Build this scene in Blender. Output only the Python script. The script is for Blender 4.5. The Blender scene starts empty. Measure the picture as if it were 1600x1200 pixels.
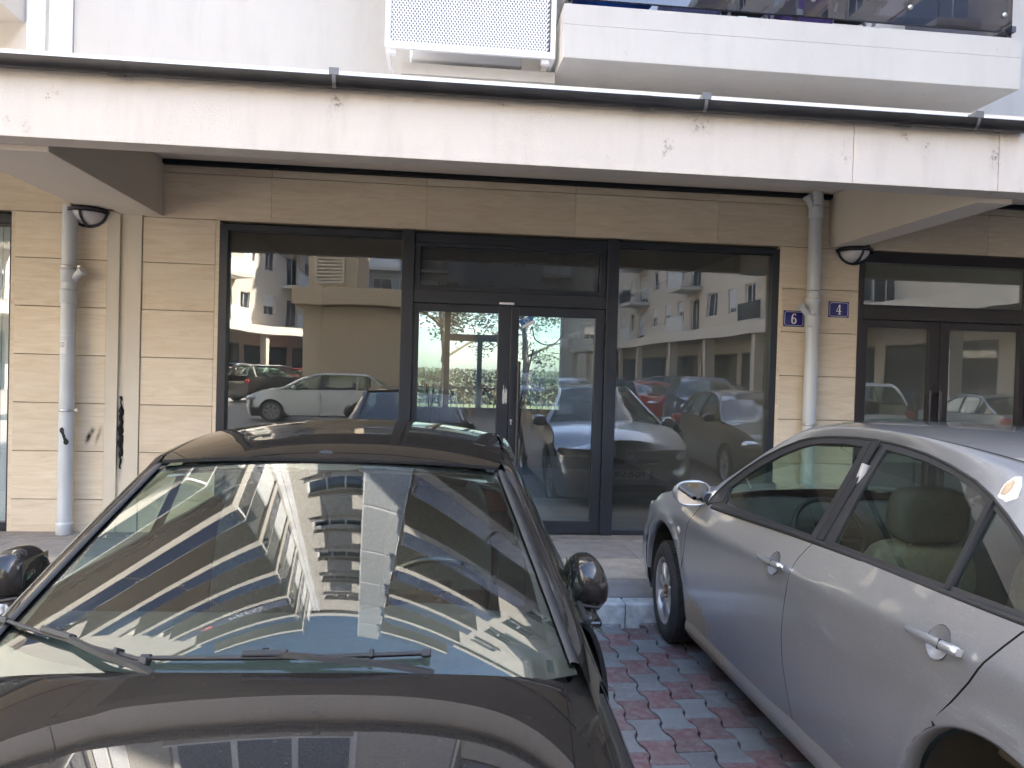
import bpy, bmesh, math, random
from math import sin, cos, pi, radians, sqrt, atan2
from mathutils import Vector, Matrix
from mathutils.geometry import delaunay_2d_cdt
random.seed(7)
S = bpy.context.scene
COL = S.collection

# ---------------------------------------------------------------- camera, sky, sun, exposure
yaw, pitch, roll = radians(5.884), radians(0.991), radians(1.624)
fwd = Vector((sin(yaw)*cos(pitch), cos(yaw)*cos(pitch), -sin(pitch)))
rt = Vector((cos(yaw), -sin(yaw), 0)); up = rt.cross(fwd)
rt2 = cos(roll)*rt + sin(roll)*up; up2 = -sin(roll)*rt + cos(roll)*up
cam = bpy.data.cameras.new('camera'); camo = bpy.data.objects.new('camera', cam); COL.objects.link(camo)
M = Matrix((rt2, up2, -fwd)).transposed().to_4x4(); M.translation = Vector((0, 0, 1.7))
camo.matrix_world = M
cam.sensor_width = 36; cam.lens = 27; cam.clip_start = .05; cam.clip_end = 800
S.camera = camo

SUN_EL, SUN_AZ = radians(41), atan2(.81, -.58)      # azimuth from +Y towards +X
w = bpy.data.worlds.new('World'); S.world = w; w.use_nodes = True
nt = w.node_tree; nt.nodes.clear()
sky = nt.nodes.new('ShaderNodeTexSky'); sky.sky_type = 'NISHITA'; sky.sun_disc = False
sky.sun_elevation = SUN_EL; sky.sun_rotation = SUN_AZ
bg = nt.nodes.new('ShaderNodeBackground'); bg.inputs[1].default_value = .08
ou = nt.nodes.new('ShaderNodeOutputWorld')
nt.links.new(sky.outputs[0], bg.inputs[0]); nt.links.new(bg.outputs[0], ou.inputs[0])
sun = bpy.data.lights.new('sun', 'SUN'); suno = bpy.data.objects.new('sun', sun); COL.objects.link(suno)
sun.energy = 4.5; sun.angle = radians(.53); sun.color = (1, .93, .80)
ldir = -Vector((sin(SUN_AZ)*cos(SUN_EL), cos(SUN_AZ)*cos(SUN_EL), sin(SUN_EL)))
suno.rotation_euler = ldir.to_track_quat('-Z', 'Y').to_euler(); suno.location = (20, -20, 40)
S.view_settings.view_transform = 'Standard'; S.view_settings.look = 'None'
S.view_settings.exposure = 4.05; S.view_settings.gamma = 1
S.render.engine = 'CYCLES'
S.cycles.max_bounces = 12; S.cycles.transparent_max_bounces = 24
S.cycles.diffuse_bounces = 5; S.cycles.glossy_bounces = 6
S.cycles.sample_clamp_indirect = 6; S.cycles.caustics_reflective = False; S.cycles.caustics_refractive = False
S.cycles.use_denoising = True

# ---------------------------------------------------------------- materials
class NT:
    def __init__(s, name):
        s.m = bpy.data.materials.new(name); s.m.use_nodes = True; s.t = s.m.node_tree
        s.t.nodes.clear(); s.out = s.n('ShaderNodeOutputMaterial')
    def n(s, ty, **k):
        nd = s.t.nodes.new(ty)
        for a, b in k.items(): setattr(nd, a, b)
        return nd
    def l(s, a, b): s.t.links.new(a, b)
    def coord(s, scale=(1, 1, 1), kind='Object', rnd=False):
        tc = s.n('ShaderNodeTexCoord'); mp = s.n('ShaderNodeMapping'); mp.inputs['Scale'].default_value = scale
        s.l(tc.outputs[kind], mp.inputs[0])
        if rnd:
            oi = s.n('ShaderNodeObjectInfo'); cb = s.n('ShaderNodeVectorMath', operation='SCALE'); 
            ad = s.n('ShaderNodeCombineXYZ')
            for i in range(3): s.l(oi.outputs['Random'], ad.inputs[i])
            cb.inputs[3].default_value = 37.0; s.l(ad.outputs[0], cb.inputs[0]); s.l(cb.outputs[0], mp.inputs['Location'])
        return mp.outputs[0]
    def noise(s, vec, scale, detail=4, rough=.55, dist=0):
        nd = s.n('ShaderNodeTexNoise'); s.l(vec, nd.inputs[0]); nd.inputs['Scale'].default_value = scale
        nd.inputs['Detail'].default_value = detail; nd.inputs['Roughness'].default_value = rough
        nd.inputs['Distortion'].default_value = dist
        return nd.outputs[0]
    def ramp(s, fac, stops):
        r = s.n('ShaderNodeValToRGB'); s.l(fac, r.inputs[0]); e = r.color_ramp.elements
        while len(e) < len(stops): e.new(.5)
        for q, (p, c) in zip(e, stops):
            q.position = p; q.color = (c if hasattr(c, '__len__') else (c, c, c)) [:3] + (1,) if hasattr(c, '__len__') else (c, c, c, 1)
        return r.outputs[0]
    def mix(s, fac, a, b, bt='MIX'):
        m = s.n('ShaderNodeMix', data_type='RGBA', blend_type=bt)
        for i, v in ((0, fac), (6, a), (7, b)):
            if hasattr(v, 'links'): s.l(v, m.inputs[i])
            elif i == 0: m.inputs[0].default_value = v
            else: m.inputs[i].default_value = tuple(v)[:3] + (1,)
        return m.outputs[2]
    def math(s, op, a, b=0, c=0):
        m = s.n('ShaderNodeMath', operation=op)
        for i, v in enumerate((a, b, c)):
            if hasattr(v, 'links'): s.l(v, m.inputs[i])
            else: m.inputs[i].default_value = v
        return m.outputs[0]
    def bump(s, h, strength=.3, dist=.01):
        b = s.n('ShaderNodeBump'); b.inputs['Strength'].default_value = strength; b.inputs['Distance'].default_value = dist
        s.l(h, b.inputs['Height']); return b.outputs[0]
    def pbr(s, col, rough=.5, metal=0, normal=None, **k):
        p = s.n('ShaderNodeBsdfPrincipled')
        for nm, v in (('Base Color', col), ('Roughness', rough), ('Metallic', metal), ('Normal', normal)):
            if v is None: continue
            if hasattr(v, 'links'): s.l(v, p.inputs[nm])
            elif nm == 'Base Color': p.inputs[nm].default_value = tuple(v)[:3] + (1,)
            else: p.inputs[nm].default_value = v
        for nm, v in k.items():
            nm = nm.replace('_', ' ')
            if hasattr(v, 'links'): s.l(v, p.inputs[nm])
            else: p.inputs[nm].default_value = v
        s.l(p.outputs[0], s.out.inputs[0]); return p

def simple(name, col, rough=.5, metal=0, var=.0, scale=20, bump=0, bscale=200, **k):
    m = NT(name); c = col; nrm = None
    v = m.coord()
    if var:
        n = m.noise(v, scale, 5)
        c = m.mix(m.ramp(n, [(.3, 0.), (.7, 1.)]), [x*(1-var) for x in col], [min(1, x*(1+var)) for x in col])
    if bump: nrm = m.bump(m.noise(v, bscale, 3), bump, .004)
    m.pbr(c, rough, metal, nrm, **k); return m.m

def plaster(name, col, dirt=.25):
    m = NT(name); v = m.coord(); 
    big = m.noise(v, .9, 5, .6); fine = m.noise(v, 160, 3, .7); mid = m.noise(m.coord((1, 1, .18)), 6, 5, .6)
    c = m.mix(m.ramp(big, [(.35, 0.), (.7, 1.)]), [x*.93 for x in col], col)
    c = m.mix(m.math('MULTIPLY', m.ramp(mid, [(.5, 0.), (.8, 1.)]), dirt), c, [x*.62 for x in col])
    spot = m.noise(m.coord((1, 1, .6)), 5, 9, .8)
    c = m.mix(m.math('MULTIPLY', m.ramp(spot, [(.63, 0.), (.68, 1.)]), min(1, dirt*1.8)), c, (.20, .165, .13))
    c = m.mix(m.math('MULTIPLY', m.ramp(fine, [(.3, 1.), (.55, 0.)]), .34), c, [x*.6 for x in col])
    m.pbr(c, .9, 0, m.bump(fine, .8, .006)); return m.m

def travertine():
    m = NT('travertine'); v = m.coord((1, 1, 9), rnd=True)
    a = m.noise(v, 2.2, 8, .62, 1.2); b = m.noise(m.coord((1, 1, 16), rnd=True), 9, 6, .7, .6)
    c = m.ramp(a, [(.28, (.58, .47, .335)), (.45, (.66, .56, .415)), (.6, (.71, .62, .48)), (.78, (.76, .69, .56))])
    c = m.mix(m.math('MULTIPLY', m.ramp(b, [(.55, 0.), (.72, 1.)]), .28), c, (.46, .36, .25))
    p = m.noise(m.coord((1, 1, 5), rnd=True), 38, 3, .6)
    pits = m.ramp(p, [(.66, 0.), (.72, 1.)])
    c = m.mix(m.math('MULTIPLY', pits, .5), c, (.25, .18, .12))
    oi = m.n('ShaderNodeObjectInfo')
    c = m.mix(.5, c, m.mix(oi.outputs['Random'], [.80, .79, .77], [1.08, 1.07, 1.05]), 'MULTIPLY')
    c = m.mix(.12, c, (.60, .50, .38))
    m.pbr(c, .55, 0, m.bump(m.math('SUBTRACT', a, m.math('MULTIPLY', pits, .6)), .25, .003)); return m.m

def paver(name, lo, hi):
    m = NT(name); oi = m.n('ShaderNodeObjectInfo'); v = m.coord(rnd=True)
    base = m.mix(oi.outputs['Random'], lo, hi)
    w_ = m.n('ShaderNodeNewGeometry')
    mp = m.n('ShaderNodeMapping'); m.l(w_.outputs['Position'], mp.inputs[0])
    big = m.noise(mp.outputs[0], 2.2, 5, .6)
    g = m.noise(v, 260, 2, .8); d = m.noise(v, 22, 6, .7)
    c = m.mix(m.math('MULTIPLY', m.ramp(d, [(.42, 0.), (.62, 1.)]), .45), base, (.30, .29, .27))
    c = m.mix(m.math('MULTIPLY', m.ramp(big, [(.42, 0.), (.66, 1.)]), .6), c, (.15, .132, .115))
    c = m.mix(m.math('MULTIPLY', m.ramp(g, [(.35, 1.), (.5, 0.)]), .5), c, [x*.45 for x in hi])
    c = m.mix(m.math('MULTIPLY', m.ramp(g, [(.62, 0.), (.75, 1.)]), .5), c, (.5, .48, .46))
    m.pbr(c, .9, 0, m.bump(m.math('ADD', g, d), .7, .004)); return m.m

def glass(name, tint=(.9, .95, .93), ior=1.5, boost=1.0, dust=0.0, dustcol=(.55, .52, .47), wob=0):
    m = NT(name); fr = m.n('ShaderNodeFresnel'); fr.inputs[0].default_value = ior
    tr = m.n('ShaderNodeBsdfTransparent'); tr.inputs[0].default_value = tint + (1,)
    gl = m.n('ShaderNodeBsdfAnisotropic') if False else m.n('ShaderNodeBsdfGlossy'); gl.inputs['Roughness'].default_value = 0.0
    gl.inputs[0].default_value = (1, 1, 1, 1)
    if wob:
        nb = m.bump(m.noise(m.coord((1, 1, .35)), 1.6, 1, .4), wob, .02); m.l(nb, gl.inputs['Normal']); 
    mx = m.n('ShaderNodeMixShader')
    geo = m.n('ShaderNodeNewGeometry')          # same Fresnel ratio from either side of the sheet
    m.l(m.math('MULTIPLY_ADD', geo.outputs['Backfacing'], 1/ior-ior, ior), fr.inputs[0])
    f = m.math('MULTIPLY', fr.outputs[0], boost) if boost != 1 else fr.outputs[0]
    mi = m.math('MINIMUM', f, .92)
    m.l(mi, mx.inputs[0]); m.l(tr.outputs[0], mx.inputs[1]); m.l(gl.outputs[0], mx.inputs[2])
    last = mx.outputs[0]
    if dust:
        df = m.n('ShaderNodeBsdfDiffuse'); df.inputs[0].default_value = dustcol + (1,)
        n1 = m.noise(m.coord(), 5, 6, .6); n2 = m.noise(m.coord(), 130, 2, .6)
        d1 = m.math('MULTIPLY', m.ramp(n1, [(.3, .5), (.75, 1.)]), dust)
        d2 = m.math('MULTIPLY', m.ramp(n2, [(.73, 0.), (.77, 1.)]), .35 if dust > .03 else 0)
        m2 = m.n('ShaderNodeMixShader'); m.l(m.math('MAXIMUM', d1, d2), m2.inputs[0]); m.l(last, m2.inputs[1]); m.l(df.outputs[0], m2.inputs[2])
        last = m2.outputs[0]
    m.l(last, m.out.inputs[0]); return m.m

def carpaint(name, col, metal=.0, rough=.35, flake=0., dust=.1, coat=1., dustcol=(.30, .26, .21), mud=None, scratch=0):
    m = NT(name); v = m.coord()
    c = col; 
    n = m.noise(v, 900, 1, .5)
    if flake: c = m.mix(m.ramp(n, [(.45, 0.), (.7, 1.)]), col, [min(1, x*(1+flake)) for x in col])
    big = m.noise(v, 3, 6, .65)
    mid = m.noise(v, 45, 4, .7)
    dm = m.math('MULTIPLY', m.ramp(big, [(.3, .45), (.7, 1.)]), dust)
    c = m.mix(dm, c, dustcol)
    sp = m.ramp(m.noise(v, 90, 1, .4), [(.765, 0.), (.79, 1.)])
    c = m.mix(m.math('MULTIPLY', sp, min(1., dust*4)), c, (.55, .5, .44))
    met = m.math('MULTIPLY', m.math('SUBTRACT', 1, dm), metal)
    if scratch:
        for ang, sc in ((.5, 1.1), (1.25, .7), (2.2, 1.6)):
            tc = m.n('ShaderNodeTexCoord'); mp = m.n('ShaderNodeMapping'); mp.inputs['Rotation'].default_value = (ang, 0, 0); mp.inputs['Scale'].default_value = (1, 1.2*sc, 26*sc)
            m.l(tc.outputs['Object'], mp.inputs[0]); s1 = m.noise(mp.outputs[0], 4.5, 2, .4)
            msk = m.ramp(m.noise(v, 3.1*sc, 3, .6), [(.56, 0.), (.66, 1.)])
            ln = m.math('MULTIPLY', m.ramp(s1, [(.492, 0.), (.498, 1.), (.502, 1.), (.508, 0.)]), m.math('MULTIPLY', msk, scratch))
            c = m.mix(ln, c, (.62, .62, .63))
    if mud:                                   # dried mud thrown up by the wheel: a patch round a point on the panel
        tc = m.n('ShaderNodeTexCoord'); dd = m.n('ShaderNodeVectorMath', operation='DISTANCE')
        mp = m.n('ShaderNodeMapping'); mp.inputs['Scale'].default_value = (0, 1/mud[2], 1/mud[3]); mp.inputs['Location'].default_value = (0, -mud[0]/mud[2], -mud[1]/mud[3])
        m.l(tc.outputs['Object'], mp.inputs[0]); m.l(mp.outputs[0], dd.inputs[0]); dd.inputs[1].default_value = (0, 0, 0)
        f = m.math('SUBTRACT', 1, dd.outputs['Value']); f = m.math('ADD', f, m.math('MULTIPLY', m.math('SUBTRACT', m.noise(v, 26, 6, .75), .5), 1.5))
        mk = m.ramp(f, [(.25, 0.), (.6, 1.)]); c = m.mix(m.math('MULTIPLY', mk, .85), c, (.36, .27, .17)); met = m.math('MULTIPLY', met, m.math('SUBTRACT', 1, mk))
        rough = m.math('MAXIMUM', m.math('MULTIPLY', mk, .9), rough); coat = m.math('MULTIPLY', m.math('SUBTRACT', 1, mk), coat)
    m.pbr(c, rough, met, None, Coat_Weight=coat, Specular_IOR_Level=.04 if metal == 0 else .5,
          Coat_Roughness=m.math('ADD', .004, m.math('MULTIPLY', m.ramp(mid, [(.4, 0.), (.8, 1.)]), dust*.25)))
    return m.m

MT = {}
MT['plaster'] = plaster('cream_render', (.70, .638, .565), .35)
MT['plaster_w'] = plaster('white_render', (.56, .535, .495), .3)
MT['plaster_soffit'] = plaster('soffit_render', (.74, .67, .585), .1)
MT['stone'] = travertine()
MT['back'] = simple('joint_mortar', (.24, .20, .15), .9)  # plain brown core behind the cladding, seen in the joints
MT['frame'] = simple('anthracite_frame', (.017, .020, .027), .38, 0, .15, 6)
MT['frame_b'] = simple('brown_black_frame', (.024, .020, .022), .38)
MT['rubber'] = simple('black_rubber', (.012, .012, .012), .6)
MT['gutter'] = simple('black_gutter', (.018, .016, .015), .35, 0, .4, 5)
MT['flash'] = simple('white_flashing', (.80, .81, .84), .35)
MT['white_metal'] = simple('white_metal', (.80, .81, .84), .4)
MT['pvc'] = simple('grey_pvc_pipe', (.50, .53, .55), .38, 0, .06, 4)
MT['steel'] = simple('steel', (.55, .55, .55), .3, 1)
MT['dark_metal'] = simple('dark_metal', (.05, .05, .055), .4, .6)
MT['cream_strip'] = simple('cream_metal_strip', (.58, .53, .43), .5, 0, .06, 3)
MT['kerb'] = simple('kerb_concrete', (.48, .48, .46), .9, 0, .28, 14, .6, 90)
MT['pave'] = simple('pavement_concrete', (.23, .21, .19), .8, 0, .22, 9, .3, 120)
MT['asphalt'] = simple('asphalt', (.22, .21, .195), .9, 0, .3, 7, .6, 140)
MT['sand'] = simple('joint_sand', (.10, .09, .08), .95, 0, .3, 40)
MT['red'] = paver('red_paver', (.155, .062, .060), (.215, .098, .090))
MT['grey'] = paver('grey_paver', (.17, .168, .163), (.235, .232, .224))
MT['shopglass'] = glass('shop_glass', (.90, .93, .92), 1.95, 1.0, .032, (.40, .39, .38), .14)
MT['farglass'] = simple('far_window_glass', (.03, .04, .05), .03, 0, 0, 1, 0, 1, Specular_IOR_Level=1.0)
MT['tint'] = glass('tinted_railing_glass', (.38, .38, .44), 1.55, 1.3, .07, (.25, .26, .34))
MT['int_wall'] = simple('shop_inner_wall', (.22, .205, .185), .85)
MT['int_floor'] = simple('shop_floor', (.09, .085, .08), .45, 0, .15, 3)
MT['grey_clip'] = simple('grey_bracket', (.16, .16, .16), .5, .3)
MT['curtain'] = simple('white_curtain', (.72, .76, .80), .8)
MT['foam_gap_shade'] = simple('foam_gap_shade', (.008, .008, .008), .95)  # black foam; also paints the shade in panel gaps and door-gap strips
MT['lampglass'] = simple('frosted_lamp_glass', (.62, .60, .60), .25)
MT['blue_sign'] = simple('blue_enamel', (.018, .016, .17), .25)
MT['white_enamel'] = simple('white_enamel', (.80, .80, .82), .3)

# ---------------------------------------------------------------- object helpers
ORG = {}
def thing(name, label=None, cat=None, loc=(0, 0, 0), rot=0, group=None, kind=None, parent=None):
    o = bpy.data.objects.new(name, None); COL.objects.link(o); o.empty_display_size = .1
    o.location = loc; o.rotation_euler = (0, 0, rot); ORG[o.name] = Vector(loc)
    if label: o['label'] = label
    if cat: o['category'] = cat
    if group: o['group'] = group
    if kind: o['kind'] = kind
    if parent: o.parent = parent; o.location = Vector(loc) - rootorg(parent); ORG[o.name] = rootorg(parent)*1.0 + (Vector(loc)-rootorg(parent))
    return o
LOCAL = [False]
def rootorg(p): return ORG.get(p.name, Vector((0, 0, 0)))
def attach(o, parent):
    """geometry is in world coordinates unless LOCAL; ORG of an object = world origin of its frame"""
    if parent:
        o.parent = parent
        if LOCAL[0]: ORG[o.name] = Vector((0, 0, 0))
        else:
            o.location = Vector(o.location) - rootorg(parent); ORG[o.name] = Vector((0, 0, 0))
    else: ORG[o.name] = Vector((0, 0, 0))
    return o
def tag(o, label=None, cat=None, group=None, kind=None):
    if label: o['label'] = label
    if cat: o['category'] = cat
    if group: o['group'] = group
    if kind: o['kind'] = kind
    return o
def meshobj(name, me, mat, parent=None, loc=(0, 0, 0), rot=None):
    o = bpy.data.objects.new(name, me); COL.objects.link(o); o.location = loc
    if rot is not None: o.rotation_euler = rot
    if mat is not None and len(me.materials) == 0: me.materials.append(MT[mat] if isinstance(mat, str) else mat)
    return attach(o, parent)
class MB:
    def __init__(s): s.v = []; s.f = []; s.sm = []; s.mi = []
    def add(s, vs, fs, smooth=False, mi=0):
        b = len(s.v); s.v += [tuple(v) for v in vs]; s.f += [tuple(i+b for i in f) for f in fs]
        s.sm += [smooth]*len(fs); s.mi += [mi]*len(fs); return s
    def box(s, x0, x1, y0, y1, z0, z1, mi=0, bev=0):
        if x0 > x1: x0, x1 = x1, x0
        if y0 > y1: y0, y1 = y1, y0
        if z0 > z1: z0, z1 = z1, z0
        v = [(x, y, z) for z in (z0, z1) for y in (y0, y1) for x in (x0, x1)]
        return s.add(v, [(0, 2, 3, 1), (4, 5, 7, 6), (0, 1, 5, 4), (2, 6, 7, 3), (0, 4, 6, 2), (1, 3, 7, 5)], False, mi)
    def obox(s, c, ax, ay, az, mi=0):
        """box from centre and three half-axis vectors"""
        c, ax, ay, az = map(Vector, (c, ax, ay, az))
        v = [c + i*ax + j*ay + k*az for k in (-1, 1) for j in (-1, 1) for i in (-1, 1)]
        return s.add(v, [(0, 2, 3, 1), (4, 5, 7, 6), (0, 1, 5, 4), (2, 6, 7, 3), (0, 4, 6, 2), (1, 3, 7, 5)], False, mi)
    def bar(s, a, b, w_, h=None, upv=(0, 0, 1), mi=0):
        a, b = Vector(a), Vector(b); d = (b-a); h = w_ if h is None else h
        n = d.normalized(); u = Vector(upv); sd = n.cross(u)
        if sd.length < 1e-4: sd = n.cross(Vector((1, 0, 0)))
        sd.normalize(); u = sd.cross(n)
        return s.obox((a+b)/2, d/2, sd*w_/2, u*h/2, mi)
    def tube(s, pts, r, n=12, cap=True, mi=0, smooth=True):
        pts = [Vector(p) for p in pts]; rs = r if hasattr(r, '__len__') else [r]*len(pts)
        ref = None; rings = []
        for i, p in enumerate(pts):
            d = (pts[min(i+1, len(pts)-1)] - pts[max(i-1, 0)])
            d = d.normalized() if d.length > 1e-9 else Vector((0, 0, 1))
            if ref is None:
                ref = d.orthogonal().normalized()
            ref = (ref - d*ref.dot(d)); ref = ref.normalized() if ref.length > 1e-6 else d.orthogonal().normalized()
            b = d.cross(ref)
            rings.append([p + rs[i]*(cos(2*pi*k/n)*ref + sin(2*pi*k/n)*b) for k in range(n)])
        v = [q for rg in rings for q in rg]; f = []
        for i in range(len(pts)-1):
            for k in range(n):
                f.append((i*n+k, i*n+(k+1) % n, (i+1)*n+(k+1) % n, (i+1)*n+k))
        s.add(v, f, smooth, mi)
        if cap:
            s.add(rings[0], [tuple(reversed(range(n)))], False, mi); s.add(rings[-1], [tuple(range(n))], False, mi)
        return s
    def lathe(s, prof, c=(0, 0, 0), axis='x', n=32, mi=0, smooth=True, a0=0, a1=2*pi):
        """prof: (r, h) pairs, h along the axis"""
        c = Vector(c); full = abs(a1-a0-2*pi) < 1e-6; m = n if full else n+1
        v = []
        for r, h in prof:
            for k in range(m):
                a = a0+(a1-a0)*k/n
                p = {'x': (h, r*cos(a), r*sin(a)), 'y': (r*cos(a), h, r*sin(a)), 'z': (r*cos(a), r*sin(a), h)}[axis]
                v.append(c+Vector(p))
        f = []
        for i in range(len(prof)-1):
            for k in range(n):
                k2 = (k+1) % m
                f.append((i*m+k, i*m+k2, (i+1)*m+k2, (i+1)*m+k))
        return s.add(v, f, smooth, mi)
    def grid(s, rows, smooth=True, mi=0, close=False):
        m = len(rows[0]); v = [p for r in rows for p in r]; f = []
        for i in range(len(rows)-1):
            for k in range(m if close else m-1):
                k2 = (k+1) % m
                f.append((i*m+k, i*m+k2, (i+1)*m+k2, (i+1)*m+k))
        return s.add(v, f, smooth, mi)
    def mesh(s, name):
        me = bpy.data.meshes.new(name); me.from_pydata(s.v, [], s.f); me.polygons.foreach_set('use_smooth', s.sm)
        if any(s.mi): me.polygons.foreach_set('material_index', s.mi)
        me.update(); return me
    def obj(s, name, mat, parent=None, bev=0, mats=None, loc=(0, 0, 0), fix=False):
        me = s.mesh(name)
        if fix:
            bm = bmesh.new(); bm.from_mesh(me); bmesh.ops.recalc_face_normals(bm, faces=bm.faces); bm.to_mesh(me); bm.free()
        for q in (mats or [mat]): me.materials.append(MT[q] if isinstance(q, str) else q)
        o = meshobj(name, me, None, parent, loc)
        if bev:
            b = o.modifiers.new('bevel', 'BEVEL'); b.width = bev; b.segments = 2; b.limit_method = 'ANGLE'; b.angle_limit = radians(40)
            b.harden_normals = False
        return o
def box(name, mat, parent, x0, x1, y0, y1, z0, z1, bev=0):
    return MB().box(x0, x1, y0, y1, z0, z1).obj(name, mat, parent, bev)
def clone(o, loc=None, label=None, group=None, rot=None, parent=None):
    c = o.copy(); COL.objects.link(c)
    if parent: c.parent = parent
    if loc is not None: c.location = loc
    if rot is not None: c.rotation_euler = (0, 0, rot)
    if label: c['label'] = label
    if group: c['group'] = group
    for ch in o.children: clone(ch, parent=c)
    return c
def text(name, body, size, mat, parent, loc, rot=(pi/2, 0, 0), sx=1., ext=.0008, off=0., align='CENTER'):
    cu = bpy.data.curves.new(name, 'FONT'); cu.body = body; cu.size = size; cu.extrude = ext; cu.offset = off
    cu.align_x = align; cu.align_y = 'CENTER'
    t_ = bpy.data.objects.new(name, cu); me = bpy.data.meshes.new_from_object(t_); bpy.data.objects.remove(t_)
    o = bpy.data.objects.new(name, me); COL.objects.link(o); o.location = loc; o.rotation_euler = rot; o.scale = (sx, 1, 1)
    if not me.materials: me.materials.append(MT[mat])
    return attach(o, parent)
def wall_boxes(mb, x0, x1, z0, z1, y0, y1, ops, mi=0):
    """solid wall with rectangular openings (ox0, ox1, oz0, oz1)"""
    zs = sorted({z0, z1, *[o[2] for o in ops], *[o[3] for o in ops]})
    for a, b in zip(zs, zs[1:]):
        cur = x0; m = (a+b)/2
        for o in sorted([o for o in ops if o[2] < m < o[3]]):
            if o[0] > cur: mb.box(cur, o[0], y0, y1, a, b, mi)
            cur = o[1]
        if cur < x1: mb.box(cur, x1, y0, y1, a, b, mi)
    return mb
def crom(pts, n=8):
    """Catmull-Rom through points"""
    P_ = [Vector(p) for p in pts]; out = []
    for i in range(len(P_)-1):
        p0 = P_[i-1] if i else 2*P_[0]-P_[1]; p1, p2 = P_[i], P_[i+1]
        p3 = P_[i+2] if i+2 < len(P_) else 2*P_[-1]-P_[-2]
        for k in range(n):
            t = k/n
            out.append(.5*((2*p1)+(p2-p0)*t+(2*p0-5*p1+4*p2-p3)*t*t+(3*p1-p0-3*p2+p3)*t**3))
    out.append(P_[-1]); return out
def interp(x, xs, ys):
    """monotone-ish smooth interpolation"""
    if x <= xs[0]: return ys[0] + (x-xs[0])*(ys[1]-ys[0])/(xs[1]-xs[0])
    if x >= xs[-1]: return ys[-1] + (x-xs[-1])*(ys[-1]-ys[-2])/(xs[-1]-xs[-2])
    i = 0
    while x > xs[i+1]: i += 1
    def sl(j):
        if j <= 0: return (ys[1]-ys[0])/(xs[1]-xs[0])
        if j >= len(xs)-1: return (ys[-1]-ys[-2])/(xs[-1]-xs[-2])
        return (ys[j+1]-ys[j-1])/(xs[j+1]-xs[j-1])
    h = xs[i+1]-xs[i]; t = (x-xs[i])/h; m0, m1 = sl(i)*h, sl(i+1)*h
    return (2*t**3-3*t*t+1)*ys[i]+(t**3-2*t*t+t)*m0+(-2*t**3+3*t*t)*ys[i+1]+(t**3-t*t)*m1
def densify(pl, step):
    out = []
    for i, a in enumerate(pl):
        b = pl[(i+1) % len(pl)]; L = sqrt((b[0]-a[0])**2+(b[1]-a[1])**2); n = max(1, int(math.ceil(L/step)))
        for k in range(n): out.append((a[0]+(b[0]-a[0])*k/n, a[1]+(b[1]-a[1])*k/n))
    return out
CEN = [None]                     # middle of the body being panelled: outside is away from it
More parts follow.
